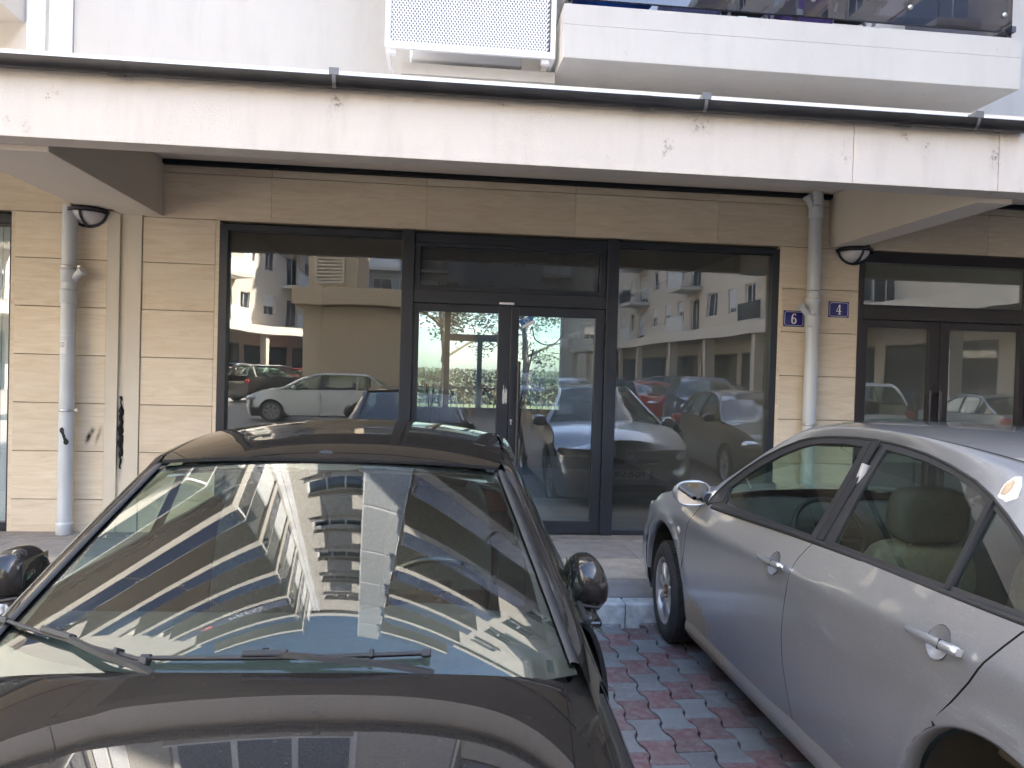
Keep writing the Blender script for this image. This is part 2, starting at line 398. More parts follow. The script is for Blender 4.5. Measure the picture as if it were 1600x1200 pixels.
def sheet(name, outline, fmap, mat, parent, step=.04, rim=.012, flip=False, grid=None, dens=None, holes=(), rimmat='foam_gap_shade'):
    """curved panel: a 2-D outline meshed finely and laid on the surface fmap(u, v); rim = depth of its folded edge"""
    pl = densify(outline, dens or step)
    clean = []
    for p in pl:
        if not clean or (p[0]-clean[-1][0])**2+(p[1]-clean[-1][1])**2 > 1e-7: clean.append(p)
    pl = clean; n = len(pl); vs = [Vector(p) for p in pl]; es = [(i, (i+1) % n) for i in range(n)]
    for h in holes:
        hp = densify(h, dens or step); b = len(vs); vs += [Vector(p) for p in hp]; es += [(b+i, b+(i+1) % len(hp)) for i in range(len(hp))]
    gx = grid or step
    xs = [p[0] for p in pl]; ys = [p[1] for p in pl]
    def inside(x, y):
        c = False
        for i in range(n):
            x1, y1 = pl[i]; x2, y2 = pl[i-1]
            if (y1 > y) != (y2 > y) and x < (x2-x1)*(y-y1)/(y2-y1)+x1: c = not c
        return c
    def near(x, y, d):
        for q in vs[:nb]:
            if abs(q[0]-x) < d and abs(q[1]-y) < d: return True
        return False
    nb = len(vs); add = []
    nx = int((max(xs)-min(xs))/gx)+1; ny = int((max(ys)-min(ys))/gx)+1
    for i in range(nx+1):
        for j in range(ny+1):
            x = min(xs)+i*gx+(.5*gx if j % 2 else 0); y = min(ys)+j*gx
            if inside(x, y) and not near(x, y, gx*.45): add.append(Vector((x, y)))
    V, E, F, *_ = delaunay_2d_cdt(vs+add, es, [], 1, 1e-6)
    if holes:
        def inh(x, y, hp):
            c = False
            for i in range(len(hp)):
                x1, y1 = hp[i]; x2, y2 = hp[i-1]
                if (y1 > y) != (y2 > y) and x < (x2-x1)*(y-y1)/(y2-y1)+x1: c = not c
            return c
        F = [f for f in F if not any(inh(sum(V[i][0] for i in f)/3, sum(V[i][1] for i in f)/3, h) for h in holes)]
    P3 = []; N3 = []; e = 1e-3
    for p in V:
        q = Vector(fmap(p[0], p[1])); du = Vector(fmap(p[0]+e, p[1]))-Vector(fmap(p[0]-e, p[1])); dv = Vector(fmap(p[0], p[1]+e))-Vector(fmap(p[0], p[1]-e))
        nn = du.cross(dv); nn = nn.normalized() if nn.length > 1e-12 else Vector((0, 0, 1))
        if flip: nn = -nn
        P3.append(q); N3.append(nn)
    if CEN[0] is not None and sum(N3[i].dot(P3[i]-Vector(CEN[0])) for i in range(len(P3))) < 0: N3 = [-q for q in N3]
    F2 = []
    for f in F:
        a, b, c = (P3[i] for i in f[:3])
        F2.append(tuple(f) if (b-a).cross(c-a).dot(N3[f[0]]) >= 0 else tuple(reversed(f)))
    verts = list(P3); nrm = list(N3); faces = list(F2); 
    if rim:
        from collections import Counter
        cnt = Counter(); dirn = {}
        for f in F2:
            for i in range(len(f)):
                a, b = f[i], f[(i+1) % len(f)]; cnt[frozenset((a, b))] += 1; dirn[frozenset((a, b))] = (a, b)
        for k, c in cnt.items():
            if c == 1:
                a, b = dirn[k]; i = len(verts)
                en = (P3[b]-P3[a]).cross(N3[a]); en = en.normalized() if en.length > 1e-9 else N3[a]
                verts += [P3[a], P3[b], P3[b]-N3[b]*rim, P3[a]-N3[a]*rim]; nrm += [(en+N3[a]*.6).normalized(), (en+N3[b]*.6).normalized(), en, en]
                faces.append((i+1, i, i+3, i+2))
    me = bpy.data.meshes.new(name); me.from_pydata([tuple(v) for v in verts], [], faces)
    me.polygons.foreach_set('use_smooth', [True]*len(faces)); me.update()
    try: me.normals_split_custom_set_from_vertices([tuple(x) for x in nrm])
    except Exception as ex: print('normals', ex)
    me.materials.append(MT[mat] if isinstance(mat, str) else mat)
    if rim and rimmat:  # folded edges painted dark for the shade inside the gaps
        me.materials.append(MT[rimmat]); me.polygons.foreach_set('material_index', [0]*len(F2)+[1]*(len(faces)-len(F2)))
    return meshobj(name, me, None, parent)

# ================================================================ GROUND
ROAD = thing('ground', kind='structure')
box('asphalt', 'asphalt', ROAD, -120, 160, -160, -.6, -.3, 0)
box('sub_base', 'sand', ROAD, -120, 160, -.6, 7.3, -.3, -.035)
MT['lawn'] = simple('lawn', (.11, .125, .06), .95, 0, .35, 1.2)
box('lawn', 'lawn', ROAD, -120, 160, 14.25, 200, -.3, .02)

PAVED = thing('paved_parking', kind='structure', loc=(0, 2, 0))
def paver_mesh(seed):
    r = random.Random(seed); L, W, w_ = .1078, .0868, .0638
    pl = [(-W, -L), (W, -L), (W-.003, -L+.030), (w_+.006, -L+.05), (w_, -.018), (w_, .018), (w_+.006, L-.05), (W-.003, L-.028), (W, L), (-W, L), (-W+.003, L-.028), (-w_-.006, L-.05), (-w_, .018), (-w_, -.018), (-w_-.006, -L+.05), (-W+.003, -L+.028)]
    pl = [(x+r.uniform(-.001, .001), y+r.uniform(-.001, .001)) for x, y in pl]; n = len(pl)
    c = .0035; mb = MB(); top = [(x*(1-c/W), y*(1-c/L), 0) for x, y in pl]; mid = [(x, y, -c) for x, y in pl]; bot = [(x, y, -.05) for x, y in pl]
    v = top+mid+bot; f = [tuple(range(n))]
    for i in range(n):
        j = (i+1) % n; f += [(i, i+n, j+n, j), (i+n, i+2*n, j+2*n, j+n)]
    mb.add(v, [tuple(reversed(q)) if len(q) == 4 else q for q in f]); 
    return mb
PM = {}
for col in ('red', 'grey'):
    PM[col] = []
    for k in range(3):
        me = paver_mesh(k+len(col)).mesh('paver'); me.materials.append(MT[col])
        bm = bmesh.new(); bm.from_mesh(me); bmesh.ops.recalc_face_normals(bm, faces=bm.faces); bm.to_mesh(me); bm.free(); PM[col].append(me)
rest = {'red': MB(), 'grey': MB()}
PX, PY = .1535, .2205
i0, i1 = int(-5/PX), int(9/PX)
near_n = 0
for i in range(i0, i1):
    x = i*PX
    for j in range(-4, 27):
        y = 5.0-j*PY-(PY/2 if i % 2 else 0)
        if y < -.5: continue
        col = 'red' if (j+(i+1)//2) % 2 else 'grey'
        dz = random.uniform(-.003, .002)
        if -.05 < x < 1.95 and 1.9 < y < 5.05:
            o = meshobj('paver', random.choice(PM[col]), None, PAVED, (x, y, dz)); o.rotation_euler = (random.uniform(-.008, .008), random.uniform(-.008, .008), random.uniform(-.01, .01)); near_n += 1
        elif y < 5.06:
            base = paver_mesh(j*7+i % 5+3); rest[col].add([(a+x, b+y, c+dz) for a, b, c in base.v], base.f)
print('pavers', near_n)
for col in rest:
    o = rest[col].obj('paver_field', col, PAVED, fix=True); o['kind'] = 'stuff'

KERB = thing('kerb', kind='structure', loc=(0, 5.1, 0))
km = MB().box(-.497, .497, 0, .15, -.2, .135).mesh('kerb_stone'); km.materials.append(MT['kerb'])
for k in range(-9, 12):
    o = meshobj('kerb_stone', km, None, KERB, (k*1.0+.3+.55, 5.1+random.uniform(-.004, .004), random.uniform(-.004, .003)))
    b = o.modifiers.new('b', 'BEVEL'); b.width = .014; b.segments = 3
box('kerb_joint_bed', 'sand', KERB, -9, 12, 5.115, 5.24, -.2, .12)
# loose grit swept against the foot of the kerb
gm = MB()
for _ in range(700):
    x = random.uniform(.2, 2.4); y = 5.09-abs(random.gauss(0, .035)); r = random.uniform(.0012, .005)
    gm.add([(x-r, y, .0), (x+r, y-r*.4, .0), (x, y+r, .0), (x+random.uniform(-r, r)*.4, y, r*1.2)], [(0, 1, 3), (1, 2, 3), (2, 0, 3)])
o = gm.obj('grit', 'kerb', None); tag(o, 'pale grit lying along the foot of the kerb', 'grit', kind='stuff')

PAVE = thing('pavement', kind='structure', loc=(0, 6, 0))
box('pavement_bed', 'sand', PAVE, -12, 14, 5.25, 7.22, -.2, .13)
tm = []
MT['tile_a'] = simple('pavement_tile_tan', (.40, .355, .30), .75, 0, .18, 7, .25, 150)
MT['tile_b'] = simple('pavement_tile_grey', (.27, .25, .235), .75, 0, .18, 7, .25, 150)
rows = [(5.255, 5.705, 'tile_b'), (5.71, 6.02, 'tile_a'), (6.025, 6.335, 'tile_a'), (6.34, 6.68, 'tile_b'), (6.685, 6.975, 'tile_b')]
for y0, y1, m_ in rows:
    me = MB().box(-.327, .327, 0, y1-y0, 0, .03).mesh('pavement_tile'); me.materials.append(MT[m_])
    for k in range(-15, 18):
        x = k*.66+.12
        if x < -9 or x > 11: continue
        meshobj('pavement_tile', me, None, PAVE, (x, y0, .11+random.uniform(-.0015, .0015)))
box('threshold_step', 'pave', PAVE, -9, 11, 6.985, 7.2, .1, .152, .004)

# ================================================================ APARTMENT BUILDING WITH THE SHOP
B = thing('apartment_building', 'pale apartment building with travertine shop front, canopy and stacked balconies', 'building', (0, 7.2, 0))
def stone_panel(x0, x1, z0, z1, y=7.2, parent=None, th=.03):
    o = MB().box(x0, x1, y, y+th, z0, z1).obj('stone_panel', 'stone', parent or B)
    b = o.modifiers.new('b', 'BEVEL'); b.width = .0025; b.segments = 1
    return o
Zj = [.135, .44, .87, 1.30, 1.728, 2.155, 2.58, 2.985]
g = .0028
CL = MB()
for a, b in ((-3.66, -2.93), (-2.6, -2.0), (3.395, 4.12), (8.2, 9.3), (-9.5, -8.4)):
    CL.box(a, b, 7.232, 7.5, .1, 2.98)
CL.box(-9.5, 9.3, 7.232, 7.5, 2.98, 3.5)
core = CL.obj('wall_core', 'back', B)
for (a, b) in ((-3.69, -2.915), (-2.615, -1.985), (3.365, 4.145), (8.2, 9.3), (-9.5, -8.4)):
    for z0, z1 in zip(Zj, Zj[1:]):
        stone_panel(a, b, z0+g, z1-g, 7.2+random.uniform(-.0012, .0012))
for xs in ((-9.5, -8.2, -6.9, -5.6, -4.3, -3.13), (-2.615, -1.5, -.1, 1.3, 2.7, 3.825, 4.15, 5.5, 6.9, 8.2, 9.3)):
    for a, b in zip(xs, xs[1:]):
        stone_panel(a+.0007, b-.0007, 2.985+g, 3.392-g, 7.2+random.uniform(-.001, .001)); stone_panel(a+.002, b-.002, 3.392+g, 3.46)
# window reveals in stone
for x0, x1 in ((-1.985, -1.953), (3.333, 3.365), (-3.725, -3.69), (4.145, 4.152)):
    box('reveal_stone', 'stone', B, x0, x1, 7.204, 7.30, .135, 2.985)
# metal strips over the expansion joint, with torn black foam in the groove
js = box('joint_strip', 'cream_strip', B, -2.912, -2.805, 7.188, 7.232, .135, 3.02, .004)
js2 = box('joint_strip', 'cream_strip', B, -2.742, -2.618, 7.186, 7.232, .135, 3.02, .004)
box('joint_groove', 'cream_strip', B, -2.805, -2.742, 7.215, 7.24, .135, 3.02)
fm = MB(); prev = None; rr = random.Random(3)
pts = []
for k in range(26):
    z = .72+k*.026; wv = .012+.014*rr.random()+(.010 if 6 < k < 22 else 0)
    pts.append(((-2.772+rr.uniform(-.010, .008), 7.208+rr.uniform(-.004, .003), z+rr.uniform(-.006, .006)), rr.uniform(.004, .012) if k < 5 or k > 21 else rr.uniform(.010, .030)))
fm.tube([p[0] for p in pts], [p[1] for p in pts], 5, smooth=False); fm.obj('joint_foam', 'foam_gap_shade', B)
# inner body of the ground floor: party walls, shop floor, ceilings
INT = MB()
box('shop_side_wall', 'int_wall', B, -2.02, -1.99, 7.7, 14, .1, 3.4); box('shop_side_wall', 'int_wall', B, 3.42, 3.46, 7.7, 14, .1, 3.4)
box('shop_floor', 'int_floor', B, -9.5, 14, 7.25, 14.1, .0, .145)
box('shop_ceiling', 'int_wall', B, -9.5, 14, 7.5, 14.2, 3.1, 3.4)
bw = MB(); ops = [(-.28, .19, 1.0, 2.75), (.29, .8, 1.0, 2.22), (.88, 1.22, 1.0, 2.22), (.29, 1.22, 2.34, 2.75), (1.5, 2.34, 1.0, 2.75)]
wall_boxes(bw, -9.5, 14, .0, 3.4, 14.0, 14.2, ops); bw.obj('rear_wall', 'int_wall', B)
MT['rear_glass'] = glass('dimmed_rear_glass', (.60, .63, .65), 1.5, 1., .07, (.4, .45, .45))  # panes darkened to hold back the bright yard behind the shop
for o_ in ops: box('rear_window_pane', 'rear_glass', B, o_[0], o_[1], 14.08, 14.088, o_[2], o_[3])
MT['grn'] = glass('green_tint_glass', (.88, .95, .93), 1.5, 1., .03, (.5, .65, .6))
box('glass_partition', 'grn', B, 1.42, 2.3, 11.0, 11.01, .3, 2.55)
box('glass_partition', 'grn', B, -.45, .12, 11.6, 11.61, .3, 2.3)
o = MB().tube([(.95, 10.4, .15), (1.35, 10.4, 2.0)], .012, 6).obj('leaning_pole', 'dark_metal', None); tag(o, 'long thin dark pole leaning inside the empty shop behind the left door', 'pole')
TR = thing('trestle', 'dark crossed trestle standing at the left inside the shop door', 'trestle', (-.02, 9.8, .15))
for pp in ([(-.14, 9.8, .15), (.02, 9.8, 1.5)], [(.10, 9.8, .15), (-.08, 9.8, 1.5)]): MB().tube(pp, .012, 6).obj('leg', 'dark_metal', TR)
cb = MB(); cb.tube(crom([(.98, 7.7, 2.16), (1.02, 7.7, 2.02), (1.15, 7.7, 1.97), (1.26, 7.7, 2.03), (1.3, 7.7, 2.2), (1.28, 7.9, 3.0)], 6), .006, 6)
o = cb.obj('hanging_cable', 'rubber', None); tag(o, 'black cable hanging in a loop behind the door glass', 'cable')

# ---------------- shop front 1
F = 7.235
def frame_set(name, rects, parent, mat='frame', y0=F-.03, y1=F+.05, bev=.004):
    mb = MB()
    for r in rects: mb.box(r[0], r[1], y0+(r[4] if len(r) > 4 else 0), y1, r[2], r[3])
    return mb.obj(name, mat, parent, bev)
def window(label_x, x0, x1, z0, z1, fr, glass_y=F+.03, parent=None, mat='frame', gm_='shopglass', extra=()):
    t, l_, r_, b_ = fr
    f = frame_set('window_frame', [(x0, x0+l_, z0, z1), (x1-r_, x1, z0, z1), (x0+l_, x1-r_, z1-t, z1, .001), (x0+l_, x1-r_, z0, z0+b_, .001)]+list(extra), parent or B, mat)
    box('pane', gm_, f, x0+l_-.004, x1-r_+.004, glass_y, glass_y+.008, z0+b_-.004, z1-t+.004)
    box('glazing_seal', 'rubber', f, x0+l_, x1-r_, glass_y-.006, glass_y-.001, z1-t-.008, z1-t)
    return f
window('', -1.953, -.31, .15, 2.958, (.06, .075, .0, .05))
window('', 1.735, 3.335, .15, 2.958, (.05, .0, .07, .05))
box('mullion', 'frame', B, -.312, -.2, F-.06, F+.06, .15, 2.975, .004)
box('mullion', 'frame', B, 1.62, 1.735, F-.06, F+.06, .15, 2.975, .004)
MT['transom_glass'] = glass('greyed_transom_glass', (.30, .33, .33), 1.6, 1.0, .55, (.11, .115, .115))  # grey mixed into the pane to dull its reflection
fan = frame_set('fanlight_frame', [(-.2, 1.62, 2.87, 2.958), (-.2, -.145, 2.43, 2.87, .01), (1.555, 1.62, 2.43, 2.87, .01), (-.145, 1.555, 2.43, 2.475, .01), (-.145, 1.555, 2.835, 2.87, .01)], B)
box('pane', 'transom_glass', fan, -.15, 1.56, F+.02, F+.028, 2.47, 2.84)
box('transom_bar', 'frame', B, -.2, 1.62, F-.045, F+.05, 2.31, 2.43, .004)
box('door_contact', 'white_metal', B, .60, .74, F-.055, F-.046, 2.318, 2.338, .002)
def door(x0, x1, gl, gr, ztop, zb, zg0, zg1, mat='frame', y=F-.025):
    d = MB()
    d.box(x0+.003, gl, y, y+.06, zb, ztop-.004).box(gr, x1-.003, y, y+.06, zb, ztop-.004).box(gl, gr, y+.001, y+.06, zb, zg0).box(gl, gr, y+.001, y+.06, zg1, ztop-.004)
    o = d.obj('door', mat, B, .004)
    box('pane', 'shopglass', o, gl-.004, gr+.004, y+.03, y+.038, zg0-.004, zg1+.004)
    return o
dl = door(-.2, .715, -.143, .60, 2.31, .16, .285, 2.235)
dr = door(.715, 1.62, .794, 1.528, 2.31, .16, .285, 2.22)
def pull(x, z0, z1, parent, y=F-.025, off=.075):
    h = MB(); h.tube([(x, y-off, z0), (x, y-off, z1)], .016, 12)
    h.box(x-.013, x+.013, y-off, y, z1-.05, z1-.02).box(x-.013, x+.013, y-off, y, z0+.02, z0+.05)
    return h.obj('handle', 'dark_metal', parent)
pull(.795, .55, 1.79, dr)
lk = MB(); lk.lathe([(0, -.008), (.011, -.008), (.013, 0)], (.742, F-.025, 1.23), 'y', 12).box(.736, .748, F-.034, F-.025, 1.19, 1.225); lk.obj('lock_cylinder', 'steel', dr)
MT['smear'] = simple('white_smear', (.6, .6, .6), .7, 0, .3, 60)
sm = MB(); rr = random.Random(9)
for k in range(7):
    x = .655+k*.0062; sm.box(x, x+.0055, F-.0265, F-.0255, 1.385+rr.uniform(0, .02), 1.50+rr.uniform(-.02, .075))
sm.obj('paint_smear', 'smear', dl)
MT['sticker_blue'] = simple('sticker_blue', (.04, .16, .42), .4)
st = MB().obox((.872, F-.0005, 2.165), (.055, 0, .03), (0, .0008, 0), (-.02, 0, .036)).obj('door_sticker', 'sticker_blue', dr)
MB().obox((.885, F-.002, 2.145), (.058, 0, .032), (0, .0006, 0), (-.007, 0, .012)).obj('sticker_strip', 'white_enamel', st)
hs = MB()
for a in range(24):
    t0, t1 = 2*pi*a/24, 2*pi*(a+1)/24
    f = lambda t: (.865+.0021*16*sin(t)**3*.75, F-.003, 2.178+.0021*(13*cos(t)-5*cos(2*t)-2*cos(3*t)-cos(4*t))*.75)
    hs.bar(f(t0), f(t1), .004, .001, (0, 1, 0))
hs.obj('sticker_heart', 'white_enamel', st)

# ---------------- shop front 2 (right) and 3 (left)
MTf = 'frame_b'
box('frame_head', MTf, B, 4.152, 6.6, F-.04, F+.05, 2.87, 2.975, .004)
box('frame_post', MTf, B, 4.152, 4.205, F-.04, F+.05, .15, 2.87, .004)
box('frame_post', MTf, B, 5.96, 6.05, F-.045, F+.05, .15, 2.87, .004)
f2 = frame_set('fanlight_frame', [(4.205, 5.96, 2.44, 2.455)], B, MTf)
box('pane', 'shopglass', f2, 4.2, 5.965, F+.02, F+.028, 2.45, 2.875)
box('transom_bar', MTf, B, 4.205, 5.96, F-.045, F+.05, 2.31, 2.44, .004)
d1 = door(4.205, 5.03, 4.265, 4.925, 2.31, .16, .285, 2.235, MTf); d2 = door(5.03, 5.96, 5.135, 5.895, 2.31, .16, .285, 2.235, MTf)
pull(4.90, .6, 1.62, d1); pull(5.01, .6, 1.62, d1, off=.06)
f3 = window('', 6.05, 8.19, .15, 2.87, (.05, .0, .07, .05), mat=MTf)
f4 = window('', -8.39, -3.727, .15, 2.955, (.07, .07, .012, .08))
cu = MB()
for k in range(60):
    x = -6.4+k*.045
    cu.box(x, x+.04, 7.285+.006*(k % 2), 7.290+.006*(k % 2), .2, 2.85)
cu.obj('vertical_blind', 'curtain', B)
box('party_wall', 'int_wall', B, -3.9, -2.0, 7.5, 7.7, .1, 3.4); box('party_wall', 'int_wall', B, 3.42, 4.1, 7.5, 7.7, .1, 3.4)

# ---------------- canopy
CAN = MB().box(-9.5, 9.3, 4.97, 7.2, 3.50, 3.56).obj('canopy_roof', 'plaster_soffit', B)
for a, b in ((-9.5, -2.775), (-2.765, 2.78), (2.784, 3.835), (3.84, 9.3)):
    box('fascia', 'plaster', B, a, b, 4.95-(.0 if b < 5 else .0), 5.14, 3.03, 3.48, .004)
box('beam', 'plaster_soffit', B, -2.80, -2.445, 5.14, 7.19, 2.995, 3.50, .004)
box('beam', 'plaster_soffit', B, -3.13, -2.86, 5.14, 7.19, 3.03, 3.50, .004)
box('beam', 'plaster_soffit', B, 3.826, 4.10, 5.14, 7.19, 2.995, 3.50, .004)
box('foam_strip', 'foam_gap_shade', B, -2.44, 3.82, 7.14, 7.2, 3.462, 3.498)
box('foam_strip', 'foam_gap_shade', B, 4.11, 8.2, 7.14, 7.2, 3.462, 3.498)
gt = MB(); n = 14
for a, b in ((-9.5, -3.6), (-3.6, 1.3), (1.3, 3.99)):
    rows_ = [[(x, 4.895+.052*cos(pi+pi*k/n), 3.487+.075*sin(pi+pi*k/n)*.9) for k in range(n+1)] for x in (a, b)]
    gt.grid(rows_, True)
    rows_ = [[(x, 4.895+.048*cos(pi+pi*k/n), 3.489+.070*sin(pi+pi*k/n)*.9) for k in range(n+1)] for x in (b, a)]
    gt.grid(rows_, True)
gt.add([(3.99, 4.895+.052*cos(pi+pi*k/n), 3.487+.068*sin(pi+pi*k/n)) for k in range(n+1)], [tuple(range(n+1))])
GT = gt.obj('gutter', 'gutter', B)
for x in (-3.6, -1.95, 1.3, 3.1):      # sleeves where lengths join
    c_ = MB(); rows_ = [[(xx, 4.895+.057*cos(pi+pi*k/n), 3.487+.074*sin(pi+pi*k/n)) for k in range(n+1)] for xx in (x-.05, x+.05)]
    c_.grid(rows_, True); c_.obj('gutter_sleeve', 'gutter', GT)
for x in (-4.9, -2.75, -.655, 1.71, 3.6):
    c_ = MB(); rows_ = [[(xx, 4.895+.056*cos(pi+pi*k/n), 3.487+.071*sin(pi+pi*k/n)) for k in range(n+1)] for xx in (x-.011, x+.011)]
    c_.grid(rows_, True); c_.box(x-.018, x-.006, 4.84, 4.97, 3.50, 3.53).box(x+.006, x+.018, 4.84, 4.97, 3.50, 3.53).box(x-.03, x+.03, 4.838, 4.844, 3.487, 3.53)
    c_.obj('gutter_bracket', 'grey_clip', GT)
fl = MB()
for a, b in ((-9.5, -3.3), (-3.296, 2.4), (2.404, 9.3)):
    fl.obox(((a+b)/2, 4.99, 3.538), ((b-a)/2, 0, 0), (0, .045, .014), (0, -.001, .003)).box(a, b, 4.93, 4.95, 3.492, 3.53)
fl.obj('roof_flashing', 'flash', B)

# ---------------- upper storeys
FL = [4.05+3*k for k in range(8)]                     # slab undersides of the right stack
ROOFZ = 27.4
wins = []
for k in range(7):
    z = FL[k]+3*0
    wins.append((-2.75, -.5, z+1.35, z+2.65))
ops = list(wins)
for k in range(7):
    z = FL[k]
    ops.append((1.35, 3.7, z+.45, z+2.65)); ops.append((-6.9, -4.4, z+.98, z+3.1)); ops.append((6.6, 8.0, z+1.35, z+2.65)); ops.append((-11.6, -9.9, z+1.35, z+2.65)); ops.append((10.5, 12.5, z+.45, z+2.65))
up = MB(); wall_boxes(up, -16, 16, 3.56, ROOFZ, 7.2, 7.45, [o_ for o_ in ops if o_[3] < ROOFZ-.3]); up.obj('upper_wall', 'plaster_w', B)
box('wall_backing', 'int_wall', B, -16, 16, 9.5, 9.7, 3.56, ROOFZ)
box('upper_ceiling', 'int_wall', B, -16, 16, 7.45, 9.5, ROOFZ-.3, ROOFZ)
box('side_wall', 'plaster_w', B, -16.2, -16, 7.2, 14.2, 0, ROOFZ); box('rear_upper_wall', 'plaster_w', B, -16, 16, 14.0, 14.2, 3.41, ROOFZ)
box('parapet', 'plaster_w', B, -16, 16, 7.08, 7.2, ROOFZ-.5, ROOFZ+.1)
MT['shutter'] = simple('window_shutter', (.60, .62, .64), .5)
def up_window(x0, x1, z0, z1, shutter=.0, mull=1):
    f = MB(); y = 7.30
    f.box(x0, x1, y, y+.06, z0, z0+.06).box(x0, x1, y, y+.06, z1-.06, z1).box(x0, x0+.06, y, y+.06, z0+.06, z1-.06).box(x1-.06, x1, y, y+.06, z0+.06, z1-.06)
    for i in range(1, mull+1):
        x = x0+(x1-x0)*i/(mull+1); f.box(x-.04, x+.04, y+.001, y+.06, z0+.06, z1-.06)
    o = f.obj('window', 'white_metal', B)
    box('pane', 'farglass', o, x0+.05, x1-.05, y+.03, y+.04, z0+.05, z1-.05)
    box('sill', 'white_metal', o, x0-.04, x1+.04, 7.10, 7.30, z0-.035, z0-.003)
    if shutter:
        s_ = MB(); n = int((z1-z0)*shutter/.05)
        for i in range(n): s_.obox(((x0+x1)/2, y-.012, z1-.06-.05*i-.024), ((x1-x0)/2-.05, 0, 0), (0, .004, .0), (0, .003, .0235))
        s_.obj('roller_shutter', 'shutter', o)
    return o
rr = random.Random(5)
for o_ in ops:
    if o_[3] < ROOFZ-.3: up_window(*o_, shutter=rr.choice((0, 0, .35, .9)) if o_[0] != -2.75 else rr.choice((0, .3)), mull=2 if o_[1]-o_[0] > 2.2 else 1)
# corner strips and rain pipe recess left of the wall
box('render_strip', 'flash', B, -3.62, -3.47, 7.185, 7.2, 3.56, ROOFZ-.6); box('render_strip', 'flash', B, -3.43, -3.24, 7.18, 7.2, 3.56, ROOFZ-.6)
box('wall_seam', 'back', B, -3.238, -3.232, 7.197, 7.2, 3.56, ROOFZ-.6)
# balconies: right stack and left stack, one set of parts per storey
MT['rail_grey'] = simple('grey_railing', (.075, .075, .085), .4)
MT['banner'] = simple('banner_film', (.10, .11, .16), .5)
MT['banner_red'] = simple('banner_red', (.55, .07, .05), .5)
def balcony(x0, x1, z, yf=5.70, banner=False, near=False):
    o = box('balcony', 'plaster_w', B, x0, x1, yf, 7.2, z, z+.40 if not near else z+.25, .006)
    if near:
        mb = MB().box(x0, x1, yf, yf+.12, z+.25, z+.40).box(x0, x0+.12, yf+.12, 7.2, z+.25, z+.40).box(x1-.12, x1, yf+.12, 7.2, z+.25, z+.40)
        mb.obj('upstand', 'plaster_w', o)
    r = MB(); zr = z+.465 if near else z+.44
    r.box(x0+.03, x1-.03, yf+.03, yf+.07, zr, zr+.045).box(x0+.03, x1-.03, yf+.03, yf+.07, z+1.35, z+1.39)
    xs = [x0+.05+(x1-x0-.1)*i/2 for i in range(3)]
    for x in xs: r.box(x-.015, x+.015, yf+.072, yf+.10, z+.40, z+1.35)
    for y in (yf+.05,):
        for x in (x0+.05, x1-.05): r.box(x-.02, x+.02, y+.03, 7.2, zr, zr+.045).box(x-.02, x+.02, y+.03, 7.2, z+1.35, z+1.39)
    ra = r.obj('railing', 'rail_grey' if near else 'white_metal', o)
    for a, b in zip(xs, xs[1:]):
        box('glass_panel', 'tint', ra, a+.03, b-.03, yf+.012, yf+.02, z+.45, z+1.34)
        for xx in (a+.10, b-.10, (a+b)/2):
            for zz in (z+.58, z+1.22):
                MB().lathe([(0, -.012), (.018, -.012), (.02, 0), (0, 0)], (xx, yf+.012, zz), 'y', 12).obj('glass_clamp', 'steel', ra)
    for x in (x0+.05, x1-.05): box('glass_panel', 'tint', ra, x-.006, x+.006, yf+.06, 7.18, z+.45, z+1.34)
    if banner:
        bn = box('banner', 'banner', ra, x0+.15, x1-.15, yf-.012, yf-.004, z+.47, z+1.33)
        text('banner_text', 'PRESS', .62, 'white_enamel', bn, ((x0+x1)/2+.55, yf-.014, z+.82))
        text('banner_text', 'www.press.me  020 123', .14, 'white_enamel', bn, ((x0+x1)/2+.75, yf-.014, z+1.20))
        MB().lathe([(0, 0), (.27, 0), (.27, .003), (0, .003)], (x0+1.25, yf-.017, z+.86), 'y', 28).obj('banner_logo', 'banner_red', bn)
        lg = MB()
        for i in range(3): lg.box(x0+1.25-.17, x0+1.25+.17, yf-.019, yf-.017, z+.74+i*.10, z+.77+i*.10)
        lg.obj('logo_lines', 'white_enamel', bn)
    return o
b0 = balcony(.9, 4.575, 4.045, near=True)
for k in range(1, 7): balcony(.9, 4.575, FL[k])
for k in range(7): balcony(-8.6, -3.64, 4.62+3*k, 5.72, banner=(k == 4))
for k in range(1, 7): balcony(9.3, 13.2, FL[k])
for k in range(7):                                     # side screens and glazed-in corner of the left stack
    z = 4.62+3*k
    box('side_screen', 'shutter', B, -3.75, -3.70, 6.55, 7.19, z+.41, z+2.98)
    box('side_screen', 'farglass', B, -3.74, -3.71, 5.80, 6.50, z+1.42, z+2.9)
